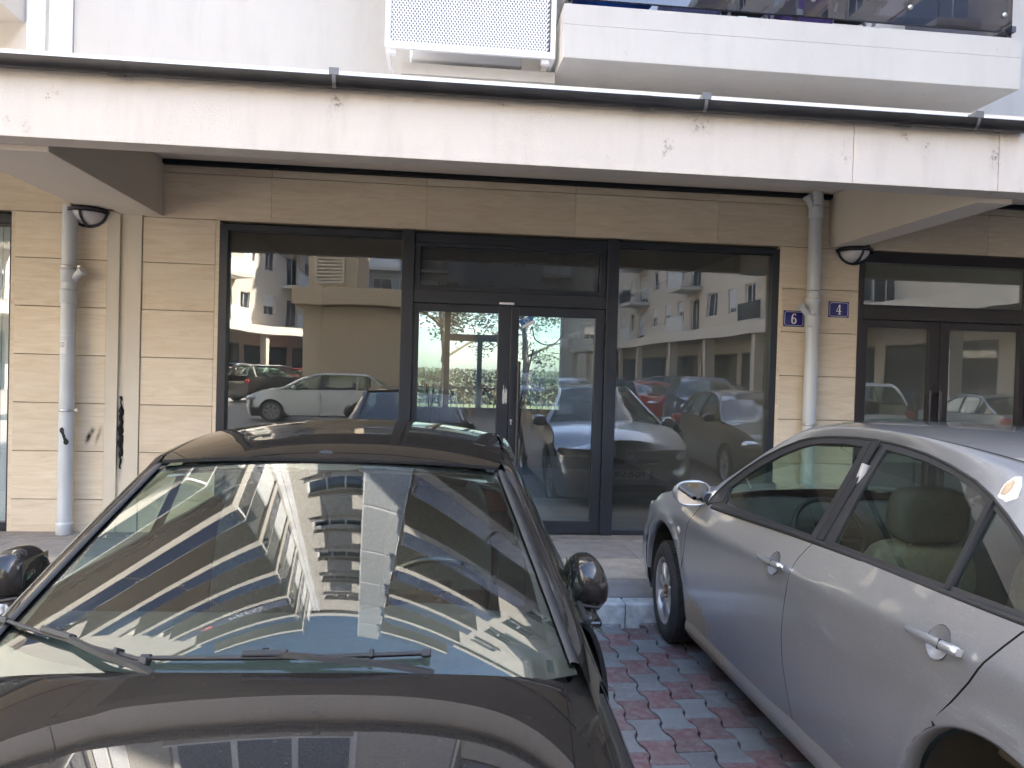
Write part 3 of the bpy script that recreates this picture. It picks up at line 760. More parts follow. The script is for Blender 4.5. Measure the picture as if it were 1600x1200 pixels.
# screened air-conditioner column beside the right balconies
MT['backing_grey'] = simple('grey_inner_sheet', (.22, .22, .25), .6)
MT['mesh_far'] = simple('perforated_sheet', (.42, .44, .45), .5, .3)
for k in range(7):
    z = 4.10+3*k; x0, x1 = -.425, .865
    zt = z+1.05 if k == 0 else z+1.05
    fr = MB()
    zh = z+2.98
    fr.box(x0, x1, 5.87, 5.9, z, z+.045).box(x0, x1, 5.87, 5.9, zh-.045, zh).box(x0, x0+.035, 5.87, 5.9, z+.045, zh-.045).box(x1-.035, x1, 5.87, 5.9, z+.045, zh-.045)
    fr.box(x0, x0+.03, 5.9, 7.2, z, z+.04).box(x1-.03, x1, 5.9, 7.2, z, z+.04)
    fr.box(x0+.02, x0+.08, 5.905, 5.95, z-.03, z).box(x1-.1, x1-.04, 5.905, 5.95, z-.03, z, 0)
    fo = fr.obj('air_conditioner_screen', 'white_metal', B)
    if k == 0:
        mm = MB(); px, pz = .0262, .0185; w_, h_ = x1-x0-.07, 1.0
        nx = int(w_/px); nz = int(h_/pz)
        for j in range(nz):
            for i in range(nx):
                for dx in (0, 1):
                    xa = x0+.035+i*px+(px/2 if j % 2 else 0); za = z+.045+j*pz
                    xb = xa+(px/2 if dx else -px/2); zb = za+pz
                    if xb < x0+.035 or xb > x1-.035: continue
                    t_ = .0046
                    mm.add([(xa-t_, 5.885, za), (xa+t_, 5.880, za), (xb+t_, 5.880, zb), (xb-t_, 5.885, zb)], [(0, 1, 2, 3)])
        mo = mm.obj('expanded_mesh', 'white_metal', fo); mo['kind'] = 'stuff'
        sp = MB(); sp.box(x0+.035, x1-.035, 5.883, 5.89, z+1.05, zh-.045); sp.obj('screen_sheet', 'mesh_far', fo)
    else:
        s_ = MB().box(x0+.035, x1-.035, 5.88, 5.888, z+.045, zh-.045).obj('screen_sheet', 'mesh_far', fo)
    box('ledge', 'plaster_w', B, x0+.12, x1+.03, 6.05, 7.2, z-.12, z-.035)
    ac = MB().box(-.25, .65, 6.2, 6.55, z+.05, z+.7)
    aco = ac.obj('air_conditioner', 'white_metal', fo, .02)
    if k == 0: box('backing_panel', 'backing_grey', fo, x0+.04, x1-.04, 5.925, 5.93, z+.05, z+1.04)  # grey panel added close behind the mesh to tone its openings
box('bracket_wall', 'plaster_w', B, -.31, -.10, 6.3, 7.2, 3.57, 3.975, .004); box('bracket_wall', 'plaster_w', B, .62, .87, 6.3, 7.2, 3.57, 3.975, .004)

# ================================================================ fittings on the wall
def drainpipe(x, y, z0, z1, r, lab, socket=None, cuffs=(), branch=None, top=False, collars=(), scuff=False, bottom_collar=True):
    t = thing('drainpipe', lab, 'drainpipe', (x, y, z0), group='grey rainwater pipes on the shop piers')
    MB().tube([(x, y, z0), (x, y, z1)], r, 28).obj('pipe', 'pvc', t)
    for z in collars:
        MB().lathe([(r+.0005, 0), (r+.006, .004), (r+.006, .09), (r+.0085, .10), (r+.0085, .118), (r+.0005, .122)], (x, y, z), 'z', 28).obj('socket', 'pvc', t)
    for z in cuffs:
        c = MB().lathe([(r+.001, -.011), (r+.0055, -.010), (r+.0055, .010), (r+.001, .011)], (x, y, z), 'z', 28)
        c.box(x+r, x+r+.028, y-.006, y+.006, z-.012, z+.012); c.tube([(x, y+r, z), (x, 7.2, z)], .005, 6)
        co = c.obj('pipe_clip', 'steel', t)
        MB().tube([(x+r+.014, y-.016, z), (x+r+.014, y+.016, z)], .005, 6).obj('screw', 'steel', co)
    if branch:
        zb, s, L = branch; d = Vector((s*.75, -.25, .62)).normalized(); a = Vector((x, y, zb))+d*r*.6; b = a+d*L
        bo = MB().tube([a, b-d*.03], r*.52, 18).obj('branch_inlet', 'pvc', t)
        MB().tube([b-d*.035, b], r*.62, 18).obj('inlet_cap', 'pvc', bo)
    return t
P1 = drainpipe(-3.19, 7.1, .14, 3.03, .0625, 'grey drainpipe on the left pier, with white label and black scuff', cuffs=(2.50, 1.245, ), branch=(2.36, 1, .14), collars=(2.36, 2.18, .14))
P2 = drainpipe(3.632, 7.1, .14, 3.50, .0625, 'grey drainpipe between house number plates 6 and 4', cuffs=(2.545, 1.26), branch=(2.28, -1, .16), collars=(2.36, 2.20, 3.25))
MB().tube([(3.63, 7.1, 3.30), (3.54, 7.09, 3.44)], .034, 16).tube([(3.545, 7.09, 3.43), (3.525, 7.09, 3.46)], .04, 16).obj('branch_inlet', 'pvc', P2)
MT['paper'] = simple('white_paper_label', (.66, .66, .68), .6)
MT['scuff'] = simple('black_scuff', (.02, .02, .02), .8)
def on_pipe(name, a0, a1, z0, z1, mat, par, rr_=.0632, xc=-3.19):
    rows_ = [[(xc+rr_*sin(a0+(a1-a0)*i/8), 7.1-rr_*cos(a0+(a1-a0)*i/8), z) for i in range(9)] for z in (z0, z1)]
    return MB().grid(rows_, True).obj(name, mat, par)
lb = on_pipe('paper_label', -.75, .25, 1.74, 1.85, 'paper', P1)
for k in range(4): on_pipe('label_print', -.65, .05-.1*(k % 2), 1.832-k*.012, 1.836-k*.012, 'scuff', lb, .0637)
on_pipe('tape', -1.2, 1.2, 1.895, 1.900, 'paper', P1); on_pipe('tape', -1.2, 1.2, 1.935, 1.939, 'paper', P1); on_pipe('tape', -1., .4, 1.67, 1.674, 'paper', P1)
sc = MB()
for i in range(5):
    t_ = i/4; a_ = -.15+.55*t_; z = 1.07-.10*t_; r0 = .021 if i in (0, 4) else .014
    n = 10; c0 = (-3.19+.0636*sin(a_), 7.1-.0636*cos(a_))
    sc.add([(c0[0]+r0*cos(2*pi*k/n)*cos(a_), c0[1]+r0*cos(2*pi*k/n)*sin(a_), z+r0*1.3*sin(2*pi*k/n)) for k in range(n)], [tuple(reversed(range(n)))])
    if i < 4:
        a2 = -.15+.55*(i+1)/4; sc.bar((c0[0], c0[1], z), (-3.19+.0636*sin(a2), 7.1-.0636*cos(a2), 1.07-.10*(i+1)/4), .022, .0005, (0, 1, 0))
sc.obj('scuff_mark', 'scuff', P1)
# spray marks on the stone beside the pipe: soft-edged flat print
def spray(x0, z0, x1, z1, wd, dens, yy=7.1975, col=(.02, .02, .02), nm='spray_mark', sc=60):
    m = NT(nm); tc = m.n('ShaderNodeTexCoord'); sp = m.n('ShaderNodeSeparateXYZ'); m.l(tc.outputs['UV'], sp.inputs[0])
    mp = m.math
    u = mp('ABSOLUTE', mp('SUBTRACT', sp.outputs[0], .5)); v = mp('ABSOLUTE', mp('SUBTRACT', sp.outputs[1], .5))
    e = mp('MULTIPLY', mp('SUBTRACT', 1, mp('MULTIPLY', mp('MULTIPLY', u, u), 4)), mp('SUBTRACT', 1, mp('MULTIPLY', mp('MULTIPLY', v, v), 4)))
    e = mp('MULTIPLY', mp('POWER', mp('MAXIMUM', e, 0), 2.2), dens)
    e = mp('MULTIPLY', e, m.ramp(m.noise(m.coord(), sc, 4, .75), [(.3, .3), (.6, 1.)] if nm == 'spray_mark' else [(.5, 0.), (.62, 1.)]))
    d = m.n('ShaderNodeBsdfDiffuse'); d.inputs[0].default_value = col+(1,); t = m.n('ShaderNodeBsdfTransparent'); x = m.n('ShaderNodeMixShader')
    m.l(e, x.inputs[0]); m.l(t.outputs[0], x.inputs[1]); m.l(d.outputs[0], x.inputs[2]); m.l(x.outputs[0], m.out.inputs[0])
    a, b = Vector((x0, yy, z0)), Vector((x1, yy, z1)); dd = (b-a); nn = Vector((-dd.z, 0, dd.x)).normalized()*wd
    me = bpy.data.meshes.new(nm); me.from_pydata([tuple(a-nn), tuple(b-nn), tuple(b+nn), tuple(a+nn)], [], [(0, 1, 2, 3)])
    uv = me.uv_layers.new(); 
    for i, c in enumerate(((0, 0), (1, 0), (1, 1), (0, 1))): uv.data[i].uv = c
    me.materials.append(m.m); meshobj(nm, me, None, B)
spray(-3.075, .92, -3.01, 1.09, .032, 1.0); spray(-3.02, 1.02, -3.0, 1.10, .03, .6); spray(-2.995, .90, -2.93, 1.13, .022, .55)
spray(-2.80, .55, -2.77, 1.42, .06, .55)

for x, z, r_, h_, dn in ((-.655, 3.36, .06, .16, .8), (-.70, 3.28, .03, .10, .5), (1.71, 3.36, .07, .16, .9), (-2.35, 3.28, .02, .08, .8), (3.15, 3.36, .05, .10, .8), (3.32, 3.30, .05, .18, .75), (3.80, 3.26, .05, .30, .8), (-1.9, 3.40, .03, .06, .6), (.4, 3.41, .04, .05, .6), (2.4, 3.40, .03, .08, .5), (-2.5, 3.10, .04, .14, .4)):
    spray(x, z+h_*.5, x+.03*sin(x*9), z-h_*.5, r_*(1+.5*sin(x*5)), dn*.75, 4.9485, (.13, .095, .065), 'rain_stain', 46)
def wall_lamp(x, z, lab):
    t = thing('wall_lamp', lab, 'lamp', (x, 7.2, z), group='black bulkhead lamps under the canopy')
    D, W, H = .20, .165, .15                                # depth, half width, height
    mb = MB()
    mb.box(x-W*.86, x+W*.86, 7.2-.03, 7.2, z-.02, z+.02); mb.obj('back_plate', 'dark_metal', t, .004)
    # flat hood
    n = 12; hood = [(x+W*1.0*cos(pi+pi*k/n), 7.2-D*abs(sin(pi*k/n))**.8, 0) for k in range(n+1)]
    hm = MB(); top = [(x+(a-x)*.86, 7.2-(7.2-b)*.8, z+.055) for a, b, c in hood]; bot = [(x+(a-x)*1.06, 7.2-(7.2-b)*1.06, z-.018) for a, b, c in hood]
    v = top+bot; m_ = n+1
    hm.add(v, [tuple(reversed(range(m_)))]+[(i, i+1, i+1+m_, i+m_) for i in range(n)]+[(m_-1, 0, m_, 2*m_-1)]); hm.obj('hood', 'dark_metal', t, fix=True)
    # bowl of frosted glass below the hood
    rows_ = []
    for j in range(7):
        ph = j/6*pi/2; s = cos(ph); rows_.append([(x+W*.9*s*cos(pi+pi*k/n), 7.2-D*.9*s*sin(pi*k/n), z+.012-.125*sin(ph)) for k in range(n+1)])
    MB().grid(rows_, True).obj('glass_bowl', 'lampglass', t)
    gr = MB()
    for a_ in (pi*.5,):
        gr.tube([(x+W*.97*cos(ph)*cos(pi+a_), 7.2-D*.97*cos(ph)*sin(a_), z+.012-.135*sin(ph)) for ph in [pi/2*i/8 for i in range(9)]], .011, 8)
    gr.tube([(x+W*1.02*cos(pi+pi*k/12), 7.2-D*1.0*sin(pi*k/12), z+.006) for k in range(13)], .012, 8)
    gr.tube([(x+W*.95*cos(a_), 7.2-.012, z+.012-.137*sin(a_)) for a_ in [pi*k/12 for k in range(13)]], .011, 8)
    gr.obj('guard_bars', 'dark_metal', t)
    return t
wall_lamp(-3.075, 2.995, 'black bulkhead lamp above the left drainpipe'); wall_lamp(4.075, 2.965, 'black bulkhead lamp above house number plate 4')
def number_plate(x, z, s, lab):
    w_, h_ = .105, .078
    t = thing('house_number_plate', lab, 'sign', (x, 7.2, z), group='blue enamel house number plates')
    MB().box(x-w_, x+w_, 7.192, 7.1995, z-h_, z+h_).obj('plate', 'blue_sign', t, .002)
    bd = MB(); a, b, r = w_-.012, h_-.012, .018
    pts = []
    for cx, cz, a0 in ((a-r, b-r, 0), (-a+r, b-r, pi/2), (-a+r, -b+r, pi), (a-r, -b+r, 1.5*pi)):
        for k in range(5): pts.append((x+cx+r*cos(a0+pi/2*k/4), 7.1915, z+cz+r*sin(a0+pi/2*k/4)))
    for p, q in zip(pts, pts[1:]+pts[:1]): bd.bar(p, q, .0035, .001, (0, 1, 0))
    bd.obj('border_line', 'white_enamel', t)
    # condensed numeral built from strokes of varying width
    def stroke(mb, pl, w0):
        for (a_, b_) in zip(pl, pl[1:]):
            (x0, z0, wa), (x1, z1, wb) = a_, b_
            d = Vector((x1-x0, 0, z1-z0)).normalized(); nn = Vector((-d.z, 0, d.x))
            yq = 7.1905-.00012*(len(mb.f)); A, Bp = Vector((x+x0, yq, z+z0)), Vector((x+x1, yq, z+z1))
            q = [A-nn*wa, Bp-nn*wb, Bp+nn*wb, A+nn*wa]
            if (q[1]-q[0]).cross(q[3]-q[0]).y > 0: q.reverse()
            mb.add(q, [(0, 1, 2, 3)])
    nb = MB()
    if s == '4':
        stroke(nb, [(.008, .047, .0065), (.008, -.047, .0065)], 0); stroke(nb, [(.004, .046, .003), (-.024, -.018, .003)], 0)
        stroke(nb, [(-.026, -.018, .004), (.026, -.018, .004)], 0); stroke(nb, [(-.007, -.046, .003), (.023, -.046, .003)], 0)
    else:
        pl = [(.020*cos(a_), -.020+.027*sin(a_), .0035+.005*abs(cos(a_))) for a_ in [2*pi*k/20 for k in range(21)]]; stroke(nb, pl, 0)
        pl = [(.018, .034, .006), (.010, .044, .004), (0, .047, .003), (-.010, .040, .006), (-.017, .022, .008), (-.020, 0, .0085), (-.020, -.020, .0085)]; stroke(nb, pl, 0)
    nb.obj('numeral', 'white_enamel', t)
number_plate(3.489, 2.286, '6', 'blue house number plate reading 6, left of the right drainpipe')
number_plate(3.947, 2.392, '4', 'blue house number plate reading 4, right of the right drainpipe')

# things on the first balcony
MT['tub_blue'] = simple('blue_plastic', (.02, .10, .5), .35); MT['violet'] = simple('violet_cloth', (.16, .10, .28), .9, 0, .3, 30)
MT['check'] = simple('blue_grey_cloth', (.16, .18, .30), .9, 0, .4, 60)
o = MB().lathe([(.10, 0), (.24, 0), (.30, .18), (.325, .19), (.325, .205), (.29, .20), (.23, .02), (0, .02)], (1.36, 6.15, 4.50), 'z', 32).obj('wash_tub', 'tub_blue', None); tag(o, 'round blue plastic wash tub on the balcony behind the upstand', 'tub')
STL = thing('stool', 'low white stool carrying the blue wash tub on the balcony', 'stool', (1.36, 6.15, 4.295))
box('seat', 'white_metal', STL, 1.18, 1.54, 5.98, 6.32, 4.475, 4.498)
for ax_ in (1.2, 1.5):
    for ay_ in (6.0, 6.28): box('leg', 'white_metal', STL, ax_, ax_+.025, ay_, ay_+.025, 4.295, 4.475)
def clutter(x, mat, lab, cat):
    o = MB().box(x-.22, x+.22, 6.0, 6.35, 4.30, 4.80).obj(cat.replace(' ', '_'), mat, None, .04); tag(o, lab, cat)
clutter(2.0, 'check', 'blue grey chequered cloth bundle next to the blue tub on the balcony', 'cloth bundle')
clutter(2.95, 'violet', 'violet cloth bundle on the balcony between the two chairs', 'cloth bundle')
def chair(x, lab):
    t = thing('folding_chair', lab, 'chair', (x, 6.0, 4.30), group='white chairs on the balcony')
    for sx in (-1, 1):
        MB().tube([(x+sx*.2, 5.92, 4.30), (x+sx*.2, 6.25, 4.75)], .014, 8).obj('leg', 'white_metal', t); MB().tube([(x+sx*.18, 6.3, 4.30), (x+sx*.18, 5.95, 4.75)], .014, 8).obj('leg', 'white_metal', t)
        MB().tube([(x+sx*.2, 6.28, 4.74), (x+sx*.2, 6.36, 5.2)], .014, 8).obj('back_post', 'white_metal', t)
    box('seat', 'scuff', t, x-.21, x+.21, 5.9, 6.3, 4.74, 4.77); box('backrest', 'scuff', t, x-.2, x+.2, 6.31, 6.34, 4.95, 5.2)
chair(2.48, 'white legged folding chair on the balcony beside the chequered bundle'); chair(3.35, 'white legged folding chair on the balcony beside the violet bundle')

# ================================================================ CARS
MT['black_paint'] = carpaint('black_car_paint', (.009, .008, .0072), 0, .4, 2.0, .013, 1.)
MT['silver_paint'] = carpaint('silver_car_paint', (.315, .323, .345), .70, .28, .5, .12, 1., (.34, .335, .32), (4.20, .34, .42, .17), .9)
MT['blk'] = simple('black_trim', (.014, .014, .015), .55, 0, .2, 30)
MT['blk_gloss'] = simple('black_gloss_trim', (.010, .010, .011), .12)
MT['tyre'] = simple('tyre_rubber', (.035, .033, .031), .85, 0, .35, 12, .3, 80)
MT['silver_sill'] = carpaint('silver_muddy_sill', (.38, .385, .40), .6, .45, .2, .4, .5, (.34, .27, .18), (4.15, .23, .75, .3))
MT['chip_primer'] = simple('bare_primer', (.40, .30, .20), .8, 0, .3, 40); MT['chip_white'] = simple('flaked_clearcoat', (.62, .62, .60), .6)
MT['rim'] = simple('alloy_rim', (.42, .41, .41), .4, .7, .35, 12)
MT['rust'] = simple('rusty_hub', (.20, .09, .04), .85, .2, .4, 30)
MT['well'] = simple('wheel_well', (.03, .028, .025), .95)
MT['wsglass'] = glass('windscreen_glass', (.72, .84, .78), 1.52, 1.15, .008, (.50, .46, .38))
MT['sideglass'] = glass('car_side_glass', (.66, .80, .72), 1.52, 1.4, .012, (.5, .46, .4))
MT['dash'] = simple('dashboard_plastic', (.035, .035, .035), .7, 0, .2, 50)
MT['seat_dark'] = simple('dark_seat_cloth', (.04, .04, .042), .9, 0, .3, 60)
MT['seat_beige'] = simple('beige_seat_cloth', (.17, .15, .12), .9, 0, .2, 40)
MT['seat_trim'] = simple('door_trim_cloth', (.14, .125, .10), .9)
MT['liner'] = simple('head_liner', (.32, .31, .29), .9)
MT['mirror'] = simple('mirror_glass', (.8, .82, .84), .02, 1)
MT['lightglass'] = glass('lamp_lens', (.85, .87, .88), 1.5, 1.3, .04)
MT['reflector'] = simple('lamp_reflector', (.6, .6, .6), .25, .9)
MT['amber'] = simple('clear_side_marker', (.55, .50, .46), .2)
MT['plate'] = simple('licence_plate_white', (.72, .72, .70), .4)
MT['plate_blue'] = simple('licence_plate_blue', (.03, .07, .35), .4)
MT['ink'] = simple('plate_ink', (.01, .01, .01), .5)
MT['chrome'] = simple('chrome', (.7, .7, .7), .08, 1)
MT['redlamp'] = simple('red_lamp', (.35, .01, .01), .15)

def torus(mb, c, R, r, ax=(0, 0, 1), n=40, m=10, mi=0):
    ax = Vector(ax).normalized(); u = ax.orthogonal().normalized(); v = ax.cross(u); c = Vector(c); rows_ = []
    for i in range(n+1):
        a = 2*pi*i/n; d = cos(a)*u+sin(a)*v
        rows_.append([c+d*(R+r*cos(2*pi*k/m))+ax*r*sin(2*pi*k/m) for k in range(m)])
    mb.grid(rows_, True, mi, close=True); return mb

def wheel(parent, c, r=.315, wd=.205, side=-1, rim_r=.205, spokes=9, steer=0., rusty=False, mat='rim', detail=True):
    """outer face towards side*X"""
    cx, cy, cz = c; rot = Matrix.Rotation(steer, 4, 'Z')
    def place(mb):
        mb.v = [tuple(rot @ Vector((side*v[0], v[1]*side, v[2])) + Vector(c)) for v in mb.v]; return mb
    n = 48; h = wd
    prof = [(rim_r+.004, -.005), (rim_r+.010, .006), (rim_r+.045, .012), (r-.035, .010), (r-.012, -.004), (r-.002, -.022), (r, -.04)]
    t = MB(); 
    def sect(k): pass
    groove = [.065, .105, .145]
    pr = list(prof)
    for g0 in groove: pr += [(r+.001, -g0+.004), (r-.008, -g0+.003), (r-.008, -g0-.003), (r+.001, -g0-.004)]
    pr += [(r, -h+.03), (r-.015, -h+.004), (rim_r+.02, -h)]
    t.lathe([(a, b) for a, b in pr], (0, 0, 0), 'x', n)
    to = place(t).obj('wheel', 'tyre', parent, fix=True)
    if detail:
        tb = MB()
        for k in range(64):
            a = 2*pi*k/64
            for (x0, x1) in ((-.058, -.012), (-.098, -.072), (-.138, -.112), (-.195, -.152)):
                if x0 < -h: x0 = -h+.012
                rad = Vector((0, cos(a), sin(a))); tg = Vector((0, -sin(a), cos(a)))
                tb.obox(rad*(r+.0015)+Vector(((x0+x1)/2, 0, 0)), Vector(((x1-x0)/2, 0, 0)), tg*.0115, rad*.003)
        place(tb).obj('tread_block', 'tyre', to)['kind'] = 'stuff'
    rm = MB(); rm.lathe([(rim_r+.006, .002), (rim_r+.010, -.004), (rim_r+.004, .004), (rim_r-.004, .0), (rim_r-.014, -.012), (rim_r-.018, -.05), (rim_r-.03, -.12), (rim_r-.02, -.17)], (0, 0, 0), 'x', n)
    for k in range(spokes):
        a = 2*pi*k/spokes+.2; rad = Vector((0, cos(a), sin(a))); tg = Vector((0, -sin(a), cos(a)))
        rows_ = []
        for i in range(6):
            f = i/5; rr_ = .052+(rim_r-.018-.052)*f; wv = .020+.012*f; xx = -.022+.012*sin(pi*f)+.004*f
            rows_.append([rad*rr_+tg*wv*s_+Vector((xx-.010*abs(s_)**3-(.02 if abs(s_) > 1 else 0), 0, 0)) for s_ in (-1.02, -1, -.6, 0, .6, 1, 1.02)])
        rm.grid(rows_, True)
    rm.lathe([(.075, -.045), (.072, -.022), (.050, -.016), (.046, -.028), (.03, -.03)], (0, 0, 0), 'x', 24)
    ro = place(rm).obj('rim', mat, to, fix=True)
    hb = MB().lathe([(0, -.022), (.026, -.022), (.030, -.03), (.046, -.032)], (0, 0, 0), 'x', 20)
    for k in range(5):
        a = 2*pi*k/5; hb.lathe([(0, -.012), (.009, -.012), (.010, -.03)], (0, .038*cos(a), .038*sin(a)), 'x', 8)
    place(hb).obj('hub', 'rust' if rusty else 'dark_metal', to)
    bd = MB().lathe([(0, -.10), (.14, -.10), (.145, -.115), (0, -.115)], (0, 0, 0), 'x', 28); place(bd).obj('brake_disc', 'rust' if rusty else 'dark_metal', to)
    return to

def ellipsoid(c, r, n=20, m=12, pw=1.):
    mb = MB(); rows_ = []
    for i in range(m+1):
        th = -pi/2+pi*i/m
        rows_.append([(c[0]+r[0]*math.copysign(abs(cos(th)*cos(2*pi*k/n))**pw, cos(2*pi*k/n)), c[1]+r[1]*math.copysign(abs(cos(th)*sin(2*pi*k/n))**pw, sin(2*pi*k/n)), c[2]+r[2]*sin(th)) for k in range(n)])
    return mb.grid(rows_, True, 0, True)
def cushion(name, mat, parent, c, half, rot=0., bev=.06):
    """rounded upholstered block, tilted about X"""
    mb = ellipsoid((0, 0, 0), half, 28, 14, .45)
    R_ = Matrix.Rotation(rot, 3, 'X'); mb.v = [tuple(R_ @ Vector((v[0], v[1], math.copysign(abs(v[2]/half[2])**.6, v[2])*half[2]))+Vector(c)) for v in mb.v]
    return mb.obj(name, mat, parent)
def seat(parent, x, y, zf, s, mat, ay=1):
    """s=+1: faces -y ... ; cushion, back, headrest"""
    cushion('seat', mat, parent, (x, y, zf+.10), (.24, .26, .09), 0)
    cushion('backrest', mat, parent, (x, y+s*.28, zf+.42), (.235, .09, .34), -s*.30)
    hr = cushion('headrest', mat, parent, (x, y+s*.40, zf+.83), (.13, .05, .10), -s*.2)
    MB().tube([(x-.06, y+s*.36, zf+.65), (x-.06, y+s*.39, zf+.80)], .008, 8).tube([(x+.06, y+s*.36, zf+.65), (x+.06, y+s*.39, zf+.80)], .008, 8).obj('headrest_post', 'chrome', hr)

# ---------------------------------------------------------------- BLACK CAR (own coordinates: x right, y towards the tail, z up)
LOCAL[0] = True; CEN[0] = (0, 1, .5)
K = thing('black_car', 'glossy black car parked nose out towards the street, dusty windscreen full of reflections', 'car', (-.375, 1.86, 0), radians(-2.2))
def WS(s, t):
    hw = .745+(.590-.745)*t
    z = .972+.402*t+.0055*4*t*(1-t)-(.005+.043*t)*s*s+.010*t
    y = .045+.72*t+(.17*(1-t)+.11*t)*s*s
    return (s*hw, y, z)
def zcK(y):
    if y < 1.2: return interp(y, [-1.25, -1.1, -.9, -.6, -.3, 0, .3, .6], [.66, .765, .835, .895, .938, .966, .975, .975])
    return interp(y, [1.2, 2.3, 2.7, 3.0, 3.25, 3.4], [1.0, 1.04, 1.04, 1.02, .99, .93])
def fK(y): return interp(y, [-1.3, -1.2, -1.05, -.85, -.5, 0, 2.4, 2.9, 3.3, 3.45], [.62, .78, .90, .965, .995, 1, 1, .97, .90, .84])
def SEC(a, y):
    s = -1 if a < 0 else 1; w_ = abs(a)/.25; z0 = zcK(y); f = fK(y)
    xs = [0, .30, .56, .735, .84, .895, .915, .90, .86]; zs = [z0, z0-.006, z0-.030, z0-.072, z0-.130, z0-.235, min(.62, z0-.32), .40, .22]
    idx = list(range(9))
    w_ = min(w_, 8.2)
    if w_ < 1:     # symmetric about the centre line
        t = w_; x = t*.30*f; z = z0-.006*t*t
        return (s*x, y-.0*t, z)
    return (s*f*interp(w_, idx, xs), y, interp(w_, idx, zs))
def a_of_z(z, y):
    lo, hi = 1.0, 2.05
    for _ in range(30):
        m = (lo+hi)/2
        if SEC(m, y)[2] > z: lo = m
        else: hi = m
    return lo
def hood_edge(s): return .0+.115*s*s
ws_a = lambda y: interp(y, [-1.25, -.9, -.4, .1, .2], [.55, .62, .675, .735, .74])   # shut line between bonnet and wing
hl = [(ws_a(y)*sg, y) for sg in (1,) for y in [.105-.06*k for k in range(20)]]
hr_ = [(-a, y) for a, y in reversed(hl)]
rear = [(-.735+1.47*k/24, hood_edge((-.735+1.47*k/24)/.735)) for k in range(1, 24)]
front = [(hl[-1][0]-2*hl[-1][0]*k/10, hl[-1][1]-.09*sin(pi*k/10)) for k in range(1, 10)]
sheet('bonnet', hl+front+hr_+rear, SEC, 'black_paint', K, .045, .02)
for sg in (1, -1):
    ol = [(ws_a(y)+.006, y) for y in [.105-.06*k for k in range(20)]]+[(.9, -1.16), (1.2, -1.2)]
    zb_ = lambda z, y: a_of_z(z, y)
    ol += [(zb_(.60, -1.2), -1.2), (zb_(.45, -1.0), -1.0)]
    for k in range(13):
        th = pi-pi*k/12*1.0; yy = -.32-.37*cos(pi*k/12); zz = .32+.37*sin(pi*k/12)
        if zz > .33: ol.append((a_of_z(zz, yy), yy))
    ol += [(a_of_z(.27, .08), .08), (2.0, .10), (2.0, .40), (1.6, .44), (1.3, .44), (.98, .40), (.90, .30), (.82, .20), (.77, .12)]
    if sg < 0: ol = [(-a, y) for a, y in ol]
    sheet('wing', ol, SEC, 'black_paint', K, .045, .018)
# body below the belt along the doors
def DSEC(a, y):
    s = -1 if a < 0 else 1; w_ = min(abs(a)/.15, 6.2); f = fK(y)
    bz = .955+.03*(y-.4)/2
    xs = [.828, .868, .902, .915, .908, .895, .86]; zs = [bz, bz-.045, .80, .66, .50, .35, .22]
    return (s*f*interp(w_, list(range(7)), xs), y, interp(w_, list(range(7)), zs))
for sg in (1, -1):
    m = lambda pl: [(sg*max(a, .003), y) for a, y in pl]
    sheet('door', m([(0, .43), (.9, .448), (.9, 1.46), (.5, 1.50), (0, 1.46)]), DSEC, 'black_paint', K, .05, .015)
    ra = [(0, 1.468), (.5, 1.508), (.9, 1.468), (.9, 1.98)]+[(.9-.02-.62*sin(pi*k/20), 1.98+.03+.36*(1-cos(pi*k/20))*.9) for k in range(0, 8)]+[(.25, 2.42), (0, 2.42)]
    sheet('door', m(ra), DSEC, 'black_paint', K, .05, .015)
    arc = []
    for k in range(13):
        yy = 2.36-.37*cos(pi*k/12); zz = .32+.37*sin(pi*k/12)
        if zz > .33: arc.append((a_of_z(zz, yy), yy))
    q = [(.84, 2.43), (a_of_z(.80, 2.43), 2.43), (a_of_z(.70, 2.30), 2.24)]+[p for p in arc if p[1] > 2.2]+[(a_of_z(.3, 2.75), 2.75), (2.0, 2.8), (2.0, 3.3), (1.2, 3.4), (.80, 3.4), (.80, 2.9)]
    sheet('quarter_panel', m(q), SEC, 'black_paint', K, .06, .015)
# boot lid, rear end
sheet('boot_lid', [(-.79, 2.85), (.79, 2.85), (.79, 3.38), (0, 3.42), (-.79, 3.38)], SEC, 'black_paint', K, .06, .015)
def endcap(K_, y, zl, zh, hw, bulge, mat, name, sgn=1, par=None):
    rows_ = []
    for i in range(9):
        z = zl+(zh-zl)*i/8
        rows_.append([(hw*sin(pi/2*k/12)*(1-.06*((i-4)/4)**2), y+sgn*bulge*cos(pi/2*k/12)**.8*(1-.35*((i-4)/4)**2), z) for k in range(-12, 13)])
    return MB().grid(rows_, True).obj(name, mat, par or K_)
endcap(K, 3.34, .55, .93, .80, .10, 'black_paint', 'boot_panel'); endcap(K, 3.22, .22, .62, .86, .26, 'black_paint', 'rear_bumper'); endcap(K, -1.05, .20, .62, .88, .42, 'black_paint', 'front_bumper', -1)
for sg in (1, -1):
    box('tail_lamp', 'redlamp', K, sg*.45, sg*.78, 3.33, 3.40, .74, .88, .02)
    sheet('headlamp', [(sg*.80, -1.14), (sg*1.25, -1.12), (sg*1.3, -.98), (sg*.85, -.95)], lambda a, y: tuple(Vector(SEC(a, y))+Vector((sg*.004, -.004, .004))), 'lightglass', K, .06, .004)
